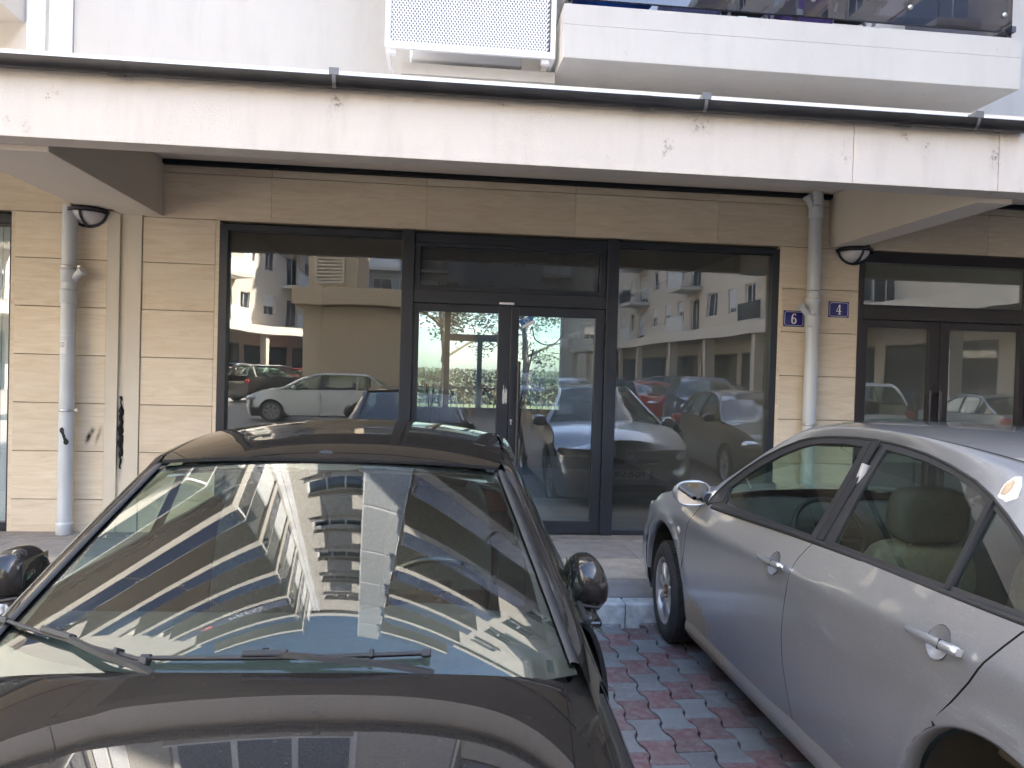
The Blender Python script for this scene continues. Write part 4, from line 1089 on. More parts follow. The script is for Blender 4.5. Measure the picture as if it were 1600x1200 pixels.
# windscreen: glass, black border, rubber strips
nS, nT = 36, 18
rows_ = [[WS(-1+2*i/nS, .0+1.0*j/nT) for i in range(nS+1)] for j in range(nT+1)]
def sheet_ws(name, fm_, s0, s1, t0, t1, mat, par, ns=36, nt_=18, flip=True, off=0, fs=None):
    def off_(s, t):
        q = Vector(fm_(s, t)); e = 1e-3
        n_ = (Vector(fm_(s+e, t))-Vector(fm_(s-e, t))).cross(Vector(fm_(s, t+e))-Vector(fm_(s, t-e))).normalized(); return q+n_*off
    mb = MB().grid([[off_(s0+(s1-s0)*i/ns, (t0+(t1-t0)*j/nt_) if not callable(t0) else t0(s0+(s1-s0)*i/ns)+(t1(s0+(s1-s0)*i/ns)-t0(s0+(s1-s0)*i/ns))*j/nt_) for j in range(nt_+1)] for i in range(ns+1)], True)
    me = mb.mesh(name); nr = []
    for v in range(len(mb.v)):
        i, j = divmod(v, nt_+1); s = s0+(s1-s0)*i/ns; t = (t0+(t1-t0)*j/nt_) if not callable(t0) else t0(s)+(t1(s)-t0(s))*j/nt_; e = 1e-3
        nr.append(tuple((Vector(fm_(s+e, t))-Vector(fm_(s-e, t))).cross(Vector(fm_(s, t+e))-Vector(fm_(s, t-e))).normalized()))
    bm = bmesh.new(); bm.from_mesh(me); bm.faces.ensure_lookup_table(); bm.verts.ensure_lookup_table()
    if bm.faces[0].normal.dot(Vector(nr[bm.faces[0].verts[0].index])) < 0: bmesh.ops.reverse_faces(bm, faces=bm.faces)
    bm.to_mesh(me); bm.free()
    me.normals_split_custom_set_from_vertices(nr)
    me.materials.append(MT[mat] if isinstance(mat, str) else mat)
    return meshobj(name, me, None, par)
wsK = sheet_ws('windscreen', WS, -1, 1, -.13, 1, 'wsglass', K, 48, 34)
MT['frit'] = simple('black_glass_border', (.006, .006, .006), .25)
fr_ = MB()
def band(fm_, pts, off=-.003):
    """pts: list of ((s,t),(s,t)) rows"""
    rws = []
    for a, b in pts: rws.append([Vector(fm_(*a))+Vector((0, 0, off)), Vector(fm_(*b))+Vector((0, 0, off))])
    return rws
N = 30
fr_.grid(band(WS, [((-1+2*i/N, 1.), (-1+2*i/N, .955-.02*(abs(-1+2*i/N) < .16))) for i in range(N+1)]), True)
fr_.grid(band(WS, [((-1+2*i/N, -.13), (-1+2*i/N, -.05+.06*(abs(-1+2*i/N))**6)) for i in range(N+1)]), True)
for sg in (1, -1): fr_.grid(band(WS, [((sg, i/N), (sg*(.962-.03*(1-i/N)**3), i/N)) for i in range(N+1)]), True)
fr_.obj('glass_border', 'frit', wsK)
def out(s, t, o):      # point beside the glass edge, o metres outwards
    p = Vector(WS(s, t)); q = Vector(WS(s*.98, t)); d = (p-q).normalized(); return p+d*o
for sg in (1, -1):
    st = MB(); rws = []
    for i in range(41):
        t = -.10+1.10*i/40; p = Vector(WS(sg, t)); d = Vector((sg*.93, .20, -.28)).normalized(); nn = Vector((0, -.42, .9))
        rws.append([p-d*.014+nn*.004, p-d*.010+nn*.011, p+d*.002+nn*.013, p+d*.012+nn*.010, p+d*.020+nn*.004, p+d*.022-nn*.012])
    st.grid(rws, True); st.obj('windscreen_trim', 'blk', K)
# A pillar, roof rail and C pillar: loft between glass edge and the door frame line
def roofz(x, y):
    c = interp(y, [.70, .85, 1.05, 1.35, 1.75, 2.1, 2.3], [1.380, 1.406, 1.430, 1.450, 1.453, 1.432, 1.405])
    return c-.050*(abs(x)/.58)**2.2
def hwR(y): return interp(y, [.8, 1.3, 1.8, 2.3], [.590, .605, .60, .56])
railA, railB = [], []
for i in range(15):
    t = -.16+1.16*i/14; p = Vector(WS(1, t)); d = Vector((.93, .20, -.28)).normalized(); lo_ = max(0, .12-t)/.28
    a_ = p+d*.020+Vector((0, 0, .002)); railA.append(a_); railB.append(a_+Vector((.060+.02*lo_, .075-.03*t+.05*lo_, -.036-.012*t-.05*lo_)))
for y in [.95+.11*k for k in range(12)]:
    a_ = Vector((hwR(y)+.012, y, roofz(hwR(y), y)-.004)); railA.append(a_); railB.append(Vector((hwR(y)+.062, y+.02, roofz(.6, y)-.058)))
for k in range(1, 7):
    f = k/6; railA.append(Vector((.57+.10*f, 2.2+.58*f, 1.345-.30*f))); railB.append(Vector((.622+.16*f, 2.2+.45*f, 1.30-.30*f)))
for sg in (1, -1):
    rws = []
    for a_, b_ in zip(railA, railB):
        r_ = []
        for j in range(9):
            f = j/8; p = a_.lerp(b_, f)+Vector((.6, 0, .8))*.018*sin(pi*f)
            r_.append((sg*p.x, p.y, p.z))
        rws.append(r_)
    MB().grid(rws if sg > 0 else rws, True).obj('roof_rail', 'black_paint', K, fix=True)
    # window frame (black), side glass
    rws = [[(sg*b_.x, b_.y, b_.z), (sg*(b_.x+.006), b_.y+.012, b_.z-.022)] for b_ in railB]
    MB().grid(rws, True).obj('window_frame', 'blk', K)
    rows_g = []
    for b_ in railB:
        top = Vector((sg*(b_.x+.003), b_.y+.012, b_.z-.020)); y1 = min(max(b_.y+.02, .42), 2.62)
        bot = Vector((sg*.832, y1, .957+.03*(y1-.4)/2))
        if top.z < bot.z+.01: top.z = bot.z+.01
        rows_g.append([top.lerp(bot, j/6)+Vector((sg*.012*sin(pi*j/6), 0, 0)) for j in range(7)])
    MB().grid(rows_g, True).obj('side_window', 'sideglass', K)
    MB().tube([(sg*.836, .40+.1*k, .960+.03*(.1*k)/2) for k in range(23)], .011, 8).obj('belt_moulding', 'blk', K)
    for yb in (1.46,):
        MB().add([(sg*.665, yb-.05, 1.36), (sg*.668, yb+.05, 1.36), (sg*.838, yb+.09, .96), (sg*.838, yb-.06, .96)], [(0, 1, 2, 3)]).obj('door_pillar', 'blk', K)
    # mirror, folded against the window
    mr = thing
    E_ = ellipsoid((0, 0, 0), (.070, .100, .088), 32, 20, .74)
    cx, cy, cz = (.865 if sg > 0 else -.935), .66, 1.015
    E_.v = [(cx+v[0]*(1-.25*(v[2]/.092))-sg*.25*v[1]*.35, cy+v[1], cz+v[2]+.10*abs(v[0])*0) for v in E_.v]
    mo = E_.obj('door_mirror', 'black_paint', K)
    MB().grid([[(cx-sg*.052+sg*.010*math.cos(pi*k/8)*0, cy-.075+.15*j/6, cz-.06+.12*k/8) for k in range(9)] for j in range(7)], True).obj('mirror_glass', 'mirror', mo)
    ar = MB().tube([(sg*.845, cy-.03, cz-.145), (sg*.885, cy-.02, cz-.12), (cx, cy, cz-.075)], [.034, .032, .035], 14)
    ar.box(sg*.84, sg*.92, cy-.055, cy+.03, cz-.140, cz-.118); ar.obj('mirror_foot', 'blk_gloss', mo, .008)
    MB().tube([(cx-sg*.05, cy-.09, cz-.05), (cx+sg*.03, cy-.10, cz-.062), (cx+sg*.066, cy-.03, cz-.055)], .006, 8).obj('mirror_seam', 'blk', mo)
# roof
fe = [( -.578+1.156*k/24, .752+.115*((-.578+1.156*k/24)/.59)**2) for k in range(25)]
rl = [(hwR(y), y) for y in [.95+.1*k for k in range(13)]]
re_ = [(.56-1.12*k/12, 2.23-.06*((.56-1.12*k/12)/.56)**2) for k in range(13)]
sheet('roof', fe+rl+re_+[(-x, y) for x, y in reversed(rl)], lambda x, y: (x, y, roofz(x, y)), 'black_paint', K, .05, .012)
RW = lambda s, t: (s*(.55+.10*t), 2.22+.62*t+.03*(1-s*s), 1.375-.34*t-.02*s*s+.03*t*(1-t))
sheet_ws('rear_window', RW, -1, 1, 0, 1, 'sideglass', K, 20, 12)
# scuttle panel and wipers
sc_ = MB(); sc_.grid([[(-.74+1.48*i/24, hood_edge((-.74+1.48*i/24)/.74)-.02+.16*j/3, .905-.004*j-.01*((-.74+1.48*i/24)/.74)**2) for j in range(4)] for i in range(25)], True)
for i in range(40):
    x = -.62+1.24*i/39; y0 = hood_edge(x/.74); sc_.box(x-.004, x+.004, y0-.01, y0+.045, .907, .913)
sc_.obj('scuttle_panel', 'blk', K)
def wsp(s, t, o):
    e = 1e-3; p = Vector(WS(s, t)); n_ = (Vector(WS(s+e, t))-Vector(WS(s-e, t))).cross(Vector(WS(s, t+e))-Vector(WS(s, t-e))).normalized(); return p+n_*o
def wiper(pts, conn, arm, name='wiper'):
    """pts: (s,t) along the blade; conn: index of the connector; arm: list of 3-D points to the pivot"""
    P_ = [wsp(s, t, .015) for s, t in pts]; Q_ = [wsp(s, t, .006) for s, t in pts]
    cr = crom(P_, 5); cq = crom(Q_, 5)
    bl = MB(); n_ = len(cr); rws = []
    for p, q in zip(cr, cq):
        d = Vector((0, .5, .86)); f = Vector((0, -.86, .5))
        rws.append([p-f*.009-d*.003, p-f*.003+d*.006, p+f*.003+d*.006, p+f*.009-d*.003, p+f*.0-d*.005])
    bl.grid(rws, True, 0, True); b_ = bl.obj(name, 'blk', K, fix=True)
    rb = MB().grid([[p, q] for p, q in zip(cr, cq)], False).obj('wiper_rubber', 'rubber', b_)
    c = P_[conn]; dd = (P_[min(conn+1, len(P_)-1)]-P_[conn-1]).normalized(); u_ = Vector((0, .5, .86)); v_ = dd.cross(u_).normalized()
    MB().obox(c+u_*.010, dd*.055, v_*.013, u_*.009).obj('wiper_connector', 'blk', b_, .005)
    MB().obox(c+u_*.0225, dd*.007, v_*.005, u_*.001).obj('connector_button', 'rubber', b_)
    am = MB(); ap = crom([c+u_*.012]+arm, 5)
    rws = []
    for i, p in enumerate(ap):
        w0 = .008+.005*i/len(ap); t_ = (ap[min(i+1, len(ap)-1)]-ap[max(i-1, 0)]).normalized(); sd = t_.cross(Vector((0, 0, 1))).normalized()
        rws.append([p-sd*w0-Vector((0, 0, .005)), p-sd*w0*.7+Vector((0, 0, .006)), p+sd*w0*.7+Vector((0, 0, .006)), p+sd*w0-Vector((0, 0, .005))])
    am.grid(rws, False, 0, True); am.obj('wiper_arm', 'blk', b_, fix=True)
    for i in (0, len(P_)-1):
        MB().obox(P_[i], dd*.012, v_*.010, u_*.009).obj('blade_tip', 'blk', b_, .003)
    for s_ in (1, -1):
        k_ = conn+s_*(1 if len(P_) < 6 else 2)
        if 0 < k_ < len(P_)-1: MB().obox(P_[k_]+u_*.004, dd*.006, v_*.014, u_*.010).obj('blade_clip', 'blk', b_, .002)
wiper([(-1.0, .062), (-.88, .046), (-.75, .028), (-.62, .010), (-.50, -.006), (-.40, -.022)], 2, [wsp(-.55, -.020, .030), wsp(-.42, -.045, .022), wsp(-.33, -.075, .012)])
wiper([(-.40, -.012), (-.22, -.002), (-.02, .004), (.14, .006), (.32, .006), (.50, .002)], 2, [wsp(.15, -.010, .030), wsp(.36, -.035, .024), wsp(.52, -.07, .014)])
# interior
for sg in (1, -1):
    MB().grid([[(sg*(.800+.0*z), y, z) for z in (.25, .5, .75, .90, .955)] for y in (-.0, .3, .6, 1.0, 1.5, 2.0, 2.4)], True).obj('door_trim', 'dash', K)
uf = MB().box(-.80, .80, -.02, 2.9, .16, .42); uf.obj('underbody_block', 'well', K); MB().box(-.62, .62, -1.1, -.02, .2, .70).obj('engine_bay', 'well', K)  # solid dark underbody box, added to block light
ds = MB(); rws = []
for i in range(25):
    x = -.76+1.52*i/24; c_ = (x/.76)**2
    rws.append([(x, .08+.16*c_, .915), (x, .20+.14*c_, .928), (x, .42+.06*c_, .935+.03*math.exp(-((x-.36)/.2)**2)), (x, .58, .925+.035*math.exp(-((x-.36)/.2)**2)), (x, .66, .87), (x, .68, .70), (x, .66, .42)])
ds.grid(rws, True); ds.obj('dashboard', 'dash', K)
for x in (-.5, 0, .0, .5): pass
sw = MB(); c = Vector((.37, .84, .90)); ax = Vector((0, .86, .5)); torus(sw, c, .180, .014, ax, 40, 10)
sw.obox(c, Vector((.17, 0, 0)), Vector((0, .012, .006)), Vector((0, -.012, .022))); sw.obox(c+Vector((0, .005, -.0)), Vector((.055, 0, 0)), Vector((0, .02, .012)), Vector((0, -.028, .048))); sw.obox(c+Vector((0, .045, -.085)), Vector((.012, 0, 0)), Vector((0, .01, .006)), Vector((0, -.04, .07)))
sw.obj('steering_wheel', 'blk_gloss', K)
for x in (-.36, .36): seat(K, x, 1.25, .42, 1, 'seat_dark')
cushion('rear_bench', 'seat_dark', K, (0, 2.02, .55), (.60, .26, .10)); cushion('rear_backrest', 'seat_dark', K, (0, 2.3, .85), (.60, .09, .32), -.35)
for x in (-.36, .36): cushion('headrest', 'seat_dark', K, (x, 2.38, 1.17), (.12, .05, .07))
rm_ = cushion('interior_mirror', 'blk', K, (-.015, .90, 1.275), (.125, .018, .036)); MB().tube([(-.015, .90, 1.28), (-.015, .84, 1.345), (-.015, .80, 1.372)], [.012, .016, .045], 12).obj('mirror_mount', 'blk', K)
MB().grid([[(x, y, roofz(x, y)-.045) for y in (.80, 1.0, 1.3, 1.7, 2.15)] for x in (-.54, -.3, 0, .3, .54)], True).obj('head_liner', 'liner', K)
for sg in (1, -1):
    cushion('sun_visor', 'liner', K, (sg*.29, .88, 1.345), (.20, .05, .010), .2)
    wheel(K, (sg*.875, -.32, .315), side=sg, detail=False); wheel(K, (sg*.875, 2.36, .315), side=sg, detail=False)
    for yy in (-.32, 2.36): MB().lathe([(.36, 0), (.36, .22), (0, .22)], (sg*.88-(.22 if sg > 0 else 0), yy, .33), 'x', 24, a0=-.1, a1=pi+.1).obj('wheel_arch_liner', 'well', K)
pk = MB().box(-.26, .26, -1.485, -1.478, .38, .49).obj('number_plate', 'plate', K, .002)
rp = MB().box(-.26, .26, 3.485, 3.492, .60, .71).obj('number_plate', 'plate', K, .002)

# ---------------------------------------------------------------- SILVER CAR (world coordinates)
LOCAL[0] = False; CEN[0] = (2.36, 3.3, .6)
XC = 2.36
V = thing('silver_car', 'dusty silver saloon car parked nose to the kerb with dried mud on its sill', 'car', (XC, 3.3, 0))
def zcS(y): return .845+.042*(4.28-y)
def zbS(y): return interp(y, [1.0, 1.5, 1.89, 2.17, 2.55, 3.02, 3.95, 4.3], [1.09, 1.085, 1.075, 1.066, 1.056, 1.045, 1.0, .985])
def ghS(z): return .80-.66*(z-1.05)-.12*(z-1.05)**2-(3.0*max(0, z-1.42)**1.5)
def bodyS(y, z):
    d = zcS(y)-z; t = -d/.006; u = (t if t > 30 else math.log1p(math.exp(t)))*.006
    h = .876+((.055*d-.185*d*d) if d > 0 else 0)-.40*u
    h -= .14*max(0, y-4.7)**2.2+.05*max(0, 2.2-y)**2
    for (cy, cz, R_) in ((4.73, .36, .42), (1.85, .37, .40)):
        r = sqrt((y-cy)**2+(z-cz)**2); h += .014*math.exp(-((r-R_-.012)/.035)**2) if z > .2 else 0
    return h
def FS(sg): return lambda y, z: (XC+sg*bodyS(y, z), y, z)
def FG(sg, off=0.): return lambda y, z: (XC+sg*(ghS(z)+off), y, z)
arcF = [(4.73-.42*cos(pi*k/24), .36+.42*sin(pi*k/24)) for k in range(25)]
arcR = [(1.85+.40*cos(pi*k/24), .37+.40*sin(pi*k/24)) for k in range(25)]
d1 = [(4.165, .992), (4.201, .963), (4.25, .91), (4.288, .861), (4.312, .78), (4.326, .694), (4.340, .60), (4.345, .51), (4.335, .42), (4.318, .33), (4.30, .285)]
d2 = [(2.935, 1.045), (2.965, 1.01), (3.001, .963), (3.018, .91), (3.028, .854), (3.052, .743), (3.070, .633), (3.068, .51), (3.045, .40), (3.019, .285)]
d3 = [(1.80, 1.075), (1.829, 1.063), (1.868, 1.01), (1.908, .952), (1.952, .881), (2.015, .798), (2.08, .72)]
for sg in (-1, 1):
    f = FS(sg)
    fl_ = [(y+.004, z) for y, z in d1]+[p for p in arcF if p[1] > .34 and p[0] > 4.30]+[(5.17, .34), (5.22, .48), (5.235, .60), (5.20, .70), (5.10, .80), (4.95, .915), (4.75, .965), (4.57, .995), (4.35, 1.01)]
    arc_ = [p for p in arcF if p[1] > .38]
    fl_ = [(y+.005, z) for y, z in d1[:9]]+arc_+[(5.155, .34), (5.22, .48), (5.235, .60), (5.20, .70), (5.12, .80), (4.95, .915), (4.75, .965), (4.57, .995), (4.35, 1.01)]
    sheet('wing', fl_, f, 'silver_paint', V, .035, .02)
    circ = lambda hy, hz_: [(hy+.0495*cos(2*pi*k/26), hz_+.0495*sin(2*pi*k/26)) for k in range(26)]
    sheet('door', d1+[(3.8, .272), (3.3, .272)]+[(y+.004, z) for y, z in reversed(d2)]+[(3.4, 1.028), (3.8, 1.008)], f, 'silver_paint', V, .035, .018, holes=(circ(3.175, .900),))
    rd = d2+[(2.7, .285), (2.40, .30), (2.262, .32)]+[p for p in [(1.85+.415*cos(a), .37+.415*sin(a)) for a in [pi*k/24 for k in range(25)]] if p[0] > 2.08 and p[1] > .36]+[(2.083, .722)]+[(y+.004, z) for y, z in reversed(d3)]+[(2.17, 1.066), (2.55, 1.056)]
    rd = d2+[(2.7, .285), (2.36, .30), (2.262, .34)]+[(1.85+.402*cos(a), .37+.402*sin(a)) for a in [radians(v) for v in (0, 10, 20, 30, 40, 50, 56)]]+[(2.078, .715)]+[(y+.004, z) for y, z in reversed(d3[:-1])]+[(2.17, 1.066), (2.55, 1.056)]
    sheet('door', rd, f, 'silver_paint', V, .035, .018, holes=(circ(2.090, .943),))
    q = [(y-.004, z) for y, z in d3]+[(1.85+.40*cos(a), .37+.40*sin(a)) for a in [radians(v) for v in range(58, 176, 6)]]+[(1.45, .34), (1.1, .34), (.95, .5), (.93, .8), (1.0, 1.0), (1.15, 1.085), (1.5, 1.085)]
    sheet('quarter_panel', q, f, 'silver_paint', V, .04, .018)
    # sill
    rws = []
    for k in range(31):
        y = 2.27+2.05*k/30
        rws.append([(XC+sg*(bodyS(y, .285)-.004), y, .282), (XC+sg*(bodyS(y, .25)+.006), y, .255), (XC+sg*(bodyS(y, .22)+.008), y, .225), (XC+sg*.835, y, .185), (XC+sg*.79, y, .165), (XC+sg*.70, y, .165)])
    MB().grid(rws, True).obj('sill', 'silver_sill', V, fix=True)
    # wheel arch lips
    for cy, cz, R_ in ((4.73, .36, .42), (1.85, .37, .40)):
        rws = []
        for k in range(33):
            a = radians(2)+radians(176)*k/32; y, z = cy+R_*cos(a), cz+R_*sin(a); h = bodyS(y, z)
            rws.append([(XC+sg*(h+.001), y, z), (XC+sg*(h-.004), cy+(R_-.008)*cos(a), cz+(R_-.008)*sin(a)), (XC+sg*(h-.05), cy+(R_-.01)*cos(a), cz+(R_-.01)*sin(a))])
        MB().grid(rws, True).obj('arch_lip', 'silver_paint', V, fix=True)
        MB().lathe([(R_-.012, 0), (R_-.01, sg*-.28), (0, sg*-.28)], (XC+sg*(.832 if cy > 3 else .815), cy, cz), 'x', 48, a0=-.3, a1=pi+.3).obj('wheel_arch_liner', 'well', V)
    # window surround with three openings, glass, pillar covers
    low = [(4.02, .998), (3.965, 1.004), (3.4, 1.028), (2.975, 1.045), (2.55, 1.057), (2.17, 1.067), (1.885, 1.076), (1.74, 1.080)]
    upr = [(1.75, 1.10), (1.80, 1.135), (1.885, 1.185), (1.96, 1.225), (2.044, 1.261), (2.147, 1.306), (2.253, 1.347), (2.36, 1.380), (2.514, 1.411), (2.674, 1.433), (2.849, 1.446), (3.025, 1.451), (3.211, 1.447), (3.389, 1.435), (3.52, 1.416), (3.605, 1.395), (3.725, 1.346), (3.833, 1.287), (3.934, 1.211), (4.02, 1.13), (4.07, 1.06), (4.085, 1.02)]
    p1 = [(3.90, 1.032), (3.5, 1.045), (3.009, 1.06), (3.047, 1.422), (3.225, 1.420), (3.399, 1.405), (3.489, 1.390), (3.571, 1.365), (3.686, 1.315), (3.794, 1.252), (3.878, 1.188), (3.955, 1.11)]
    p2 = [(2.838, 1.068), (2.5, 1.075), (2.190, 1.082), (2.242, 1.322), (2.329, 1.352), (2.48, 1.385), (2.639, 1.408), (2.807, 1.421), (2.925, 1.425)]
    p3 = [(2.168, 1.085), (1.84, 1.094), (1.90, 1.152), (2.0, 1.218), (2.12, 1.278), (2.212, 1.312)]
    sheet('window_surround', low+upr, FG(sg), 'blk', V, .05, .014, grid=.06, dens=.03, holes=(p1, p2, p3))
    for nm, pp in (('door_glass', p1), ('door_glass', p2), ('quarter_light', p3)):
        cxm = sum(p[0] for p in pp)/len(pp); czm = sum(p[1] for p in pp)/len(pp)
        pe = [(cxm+(p[0]-cxm)*1.02, czm+(p[1]-czm)*1.03) for p in pp]
        sheet(nm, pe, FG(sg, -.008), 'sideglass', V, .06, 0)
    g_ = MB()
    g_.bar((XC+sg*(ghS(1.07)+.003), 2.178, 1.072), (XC+sg*(ghS(1.33)+.003), 2.235, 1.335), .026, .008, (1, 0, 0)); g_.obj('window_divider', 'blk', V)
    for a0, a1 in ((3.004, 3.046), ):
        g_ = MB(); g_.bar((XC+sg*(ghS(1.055)+.003), 2.952, 1.052), (XC+sg*(ghS(1.43)+.0035), 3.022, 1.447), .10, .006, (1, 0, 0)); 
        g_.obj('pillar_cover', 'blk', V)
        MB().bar((XC+sg*(ghS(1.055)+.0065), 2.952, 1.052), (XC+sg*(ghS(1.43)+.007), 3.022, 1.447), .007, .002, (1, 0, 0)).obj('door_gap', 'foam_gap_shade', V)
    MB().tube([(XC+sg*(ghS(zbS(y))+.012), y, zbS(y)-.002) for y in [1.74+.09*k for k in range(26)]], .0125, 8).obj('belt_moulding', 'blk', V)
    # drip edge between surround and roof side
    MB().tube([(XC+sg*(ghS(z)+.002), y, z) for y, z in upr], .006, 8).obj('window_seal', 'rubber', V)
    # roof side rail: from the surround to the gutter line, with A and C pillars
    A_ = [(ghS(z), y, z+.004) for y, z in [(4.10, 1.0)]+list(reversed(upr))+[(1.70, 1.08)]]
    Bc = [(.775, 4.22, 1.015), (.745, 4.17, 1.06), (.70, 4.10, 1.13), (.655, 4.0, 1.20), (.60, 3.89, 1.285), (.555, 3.78, 1.355), (.525, 3.67, 1.415), (.51, 3.58, 1.455), (.50, 3.47, 1.478), (.49, 3.3, 1.487), (.485, 3.1, 1.492), (.48, 2.9, 1.492), (.48, 2.7, 1.486), (.475, 2.5, 1.474), (.47, 2.3, 1.456), (.465, 2.1, 1.432), (.465, 1.9, 1.395), (.475, 1.7, 1.34), (.50, 1.5, 1.265), (.54, 1.3, 1.175), (.58, 1.15, 1.105)]
    A2 = crom(A_, 4); B2 = crom(Bc, 4)
    def resample(c, n):
        L = [0]
        for a, b in zip(c, c[1:]): L.append(L[-1]+(b-a).length)
        o = []; j = 0
        for i in range(n+1):
            t = L[-1]*i/n
            while j < len(L)-2 and L[j+1] < t: j += 1
            o.append(c[j].lerp(c[j+1], min(1, (t-L[j])/max(1e-9, L[j+1]-L[j]))))
        return o
    A3 = resample(A2, 70); B3 = resample(B2, 70)
    rws = []
    for a, b in zip(A3, B3):
        r_ = []
        for j in range(13):
            t = j/12; p = a.lerp(b, t); bu = .030*sin(pi*t)
            p = p+Vector((.62, 0, .78))*bu*min(1, (b-a).length/.13)
            r_.append((XC+sg*p.x, p.y, p.z))
        rws.append(r_)
    MB().grid(rws, True).obj('roof_rail', 'silver_paint', V, fix=True)
    if sg < 0: RAIL = rws
    # C pillar lower part to the boot
    rws = []
    for k in range(13):
        f_ = k/12; y = 1.74-.70*f_
        lo = Vector((bodyS(y, 1.082), y, 1.083)); hi = Vector((.56+.03*f_, 1.22-.25*f_, 1.13-.05*f_)) if f_ > .0 else Vector((ghS(1.1), 1.72, 1.10))
    if sg > 0: pass
    cp = MB(); lowp = [(bodyS(y, 1.08), y, 1.083) for y in [1.76-.05*k for k in range(14)]]
    topp = [Vector((XC, 0, 0)) for _ in lowp]
    tl = [a for a in A3 if a.y < 2.0]; tb = [b for b in B3 if b.y < 1.9]
    tops = [Vector((ghS(1.083), 1.76, 1.086))]+[tb[int((len(tb)-1)*(.55+.45*k/12))] for k in range(13)]
    rws = []
    for l_, t_ in zip(lowp, tops):
        l_ = Vector(l_); rws.append([(XC+sg*(l_.lerp(t_, j/8).x+.010*sin(pi*j/8)), l_.lerp(t_, j/8).y, l_.lerp(t_, j/8).z) for j in range(9)])
    cp.grid(rws, True).obj('rear_pillar', 'silver_paint', V, fix=True)
    # gutter seam
    MB().tube([(XC+sg*(b.x+.002), b.y, b.z-.0005) for b in B3 if 2.0 < b.y < 3.55], .0045, 6).obj('roof_gutter', 'rubber', V)
    # door handles with round recess
    for (hy, hz_, L) in ((3.175, .900, .205), (2.090, .943, .225)):
        n_ = Vector((sg, 0, .33)).normalized(); tx = Vector((0, 1, -.035)).normalized(); tz = n_.cross(tx)*sg
        c0 = Vector((XC+sg*bodyS(hy, hz_), hy, hz_))
        rc = MB(); rws = []
        for j in range(9):
            r_ = .051*j/8; dp = -.022*(1-(j/8)**2.2)
            rws.append([c0+r_*(cos(2*pi*k/28)*tx+sin(2*pi*k/28)*tz)+Vector((sg*(bodyS(hy+r_*cos(2*pi*k/28)*tx.y, hz_+r_*(sin(2*pi*k/28)*tz.z))-bodyS(hy, hz_)) if j == 8 else 0, 0, 0))*0+n_*(dp-.0005) for k in range(28)])
        rc.grid(rws, True, 0, True); ro = rc.obj('handle_recess', 'silver_paint', V, fix=True)
        hb = MB(); ps = [c0+tx*(L*(.5-i/12))+n_*(.026+.010*sin(pi*i/12)) for i in range(13)]
        ps = [c0+tx*L*.535+n_*.014, c0+tx*L*.52+n_*.020]+ps+[c0-tx*L*.525+n_*.024]
        rws = []
        for i, p in enumerate(ps):
            wv = .0105+.0060*(i/len(ps)); wv = wv*(.45 if i == 0 else .8 if i == 1 else .75 if i == len(ps)-1 else 1)
            rws.append([p+tz*wv*cos(2*pi*k/14)+n_*wv*.75*sin(2*pi*k/14) for k in range(14)])
        hb.grid(rws, True, 0, True); hb.add(rws[0], [tuple(range(14))]); hb.add(rws[-1], [tuple(reversed(range(14)))])
        e_ = ps[-1]; hb.obox(ps[-3]-n_*.014, tx*.010, tz*.011, n_*.016); hb.obox(ps[2]-n_*.012, tx*.012, tz*.007, n_*.012)
        ho = hb.obj('handle', 'silver_paint', V, .0, fix=True)
        if hy > 3: MB().lathe([(0, -.003), (.010, -.003), (.0125, 0)], e_-tx*.002, 'y', 14).obj('key_lock', 'chrome', ho)
        MB().obox(ps[-5], tx*.0006, tz*(.0150), n_*.0113).obj('handle_seam', 'rubber', ho)
    # side marker
    MB().lathe([(0, .006), (.018, .005), (.022, .0)], (0, 0, 0), 'x', 16).obj('x', 'amber', None).name = 'tmp'
    tmp = bpy.data.objects['tmp']; bpy.data.objects.remove(tmp)
    mk = MB().lathe([(0, sg*.008), (.016, sg*.007), (.021, sg*.001)], (XC+sg*bodyS(4.44, .78), 4.436, .78), 'x', 18); mk.v = [(a, 4.436+(b-4.436)*1.25, c) for a, b, c in mk.v]; mk.obj('side_marker', 'amber', V, fix=True)
    # door mirror
    mc = Vector((XC+sg*.905, 4.155, 1.045))
    E_ = ellipsoid((0, 0, 0), (.103, .075, .074), 28, 16, .62)
    rws_v = []
    for v in E_.v:
        x = v[0]*sg; k_ = (v[0]*1.0/.103)             # k_>0 inboard side for the left mirror
        y = v[1] if v[1] > 0 else v[1]*.25
        z = v[2]*(1-.22*max(0, -k_)) 
        rws_v.append((mc.x-x, mc.y+y, mc.z+z+.012*k_*0))
    E_.v = rws_v; mo = E_.obj('door_mirror', 'silver_paint', V, fix=True)
    gl_ = MB(); rg = []
    for j in range(7):
        r_ = j/6
        rg.append([(mc.x-sg*.089*r_*math.copysign(abs(cos(2*pi*k/28))**.62, cos(2*pi*k/28)), mc.y-.0215, mc.z+.060*r_*math.copysign(abs(sin(2*pi*k/28))**.62, sin(2*pi*k/28))*(1+.15*sg*0)) for k in range(28)])
    gl_.grid(rg, True, 0, True); gm_ = gl_.obj('mirror_glass', 'mirror', mo, fix=True)
    torus_pts = [(mc.x-sg*.094*math.copysign(abs(cos(2*pi*k/32))**.62, cos(2*pi*k/32)), mc.y-.018, mc.z+.065*math.copysign(abs(sin(2*pi*k/32))**.62, sin(2*pi*k/32))) for k in range(33)]
    MB().tube(torus_pts, .0065, 8, cap=False).obj('mirror_rim', 'silver_paint', mo)
    MB().tube([(mc.x-sg*.09, mc.y+.01, mc.z-.03), (XC+sg*.82, 4.10, 1.02)], [.026, .034], 12).obj('mirror_arm', 'blk', mo)
    # sail panel
    sheet('mirror_sail', [(4.09, 1.0), (3.93, 1.035), (3.96, 1.11), (4.04, 1.09)], FG(sg, .004), 'blk', V, .03, .006)
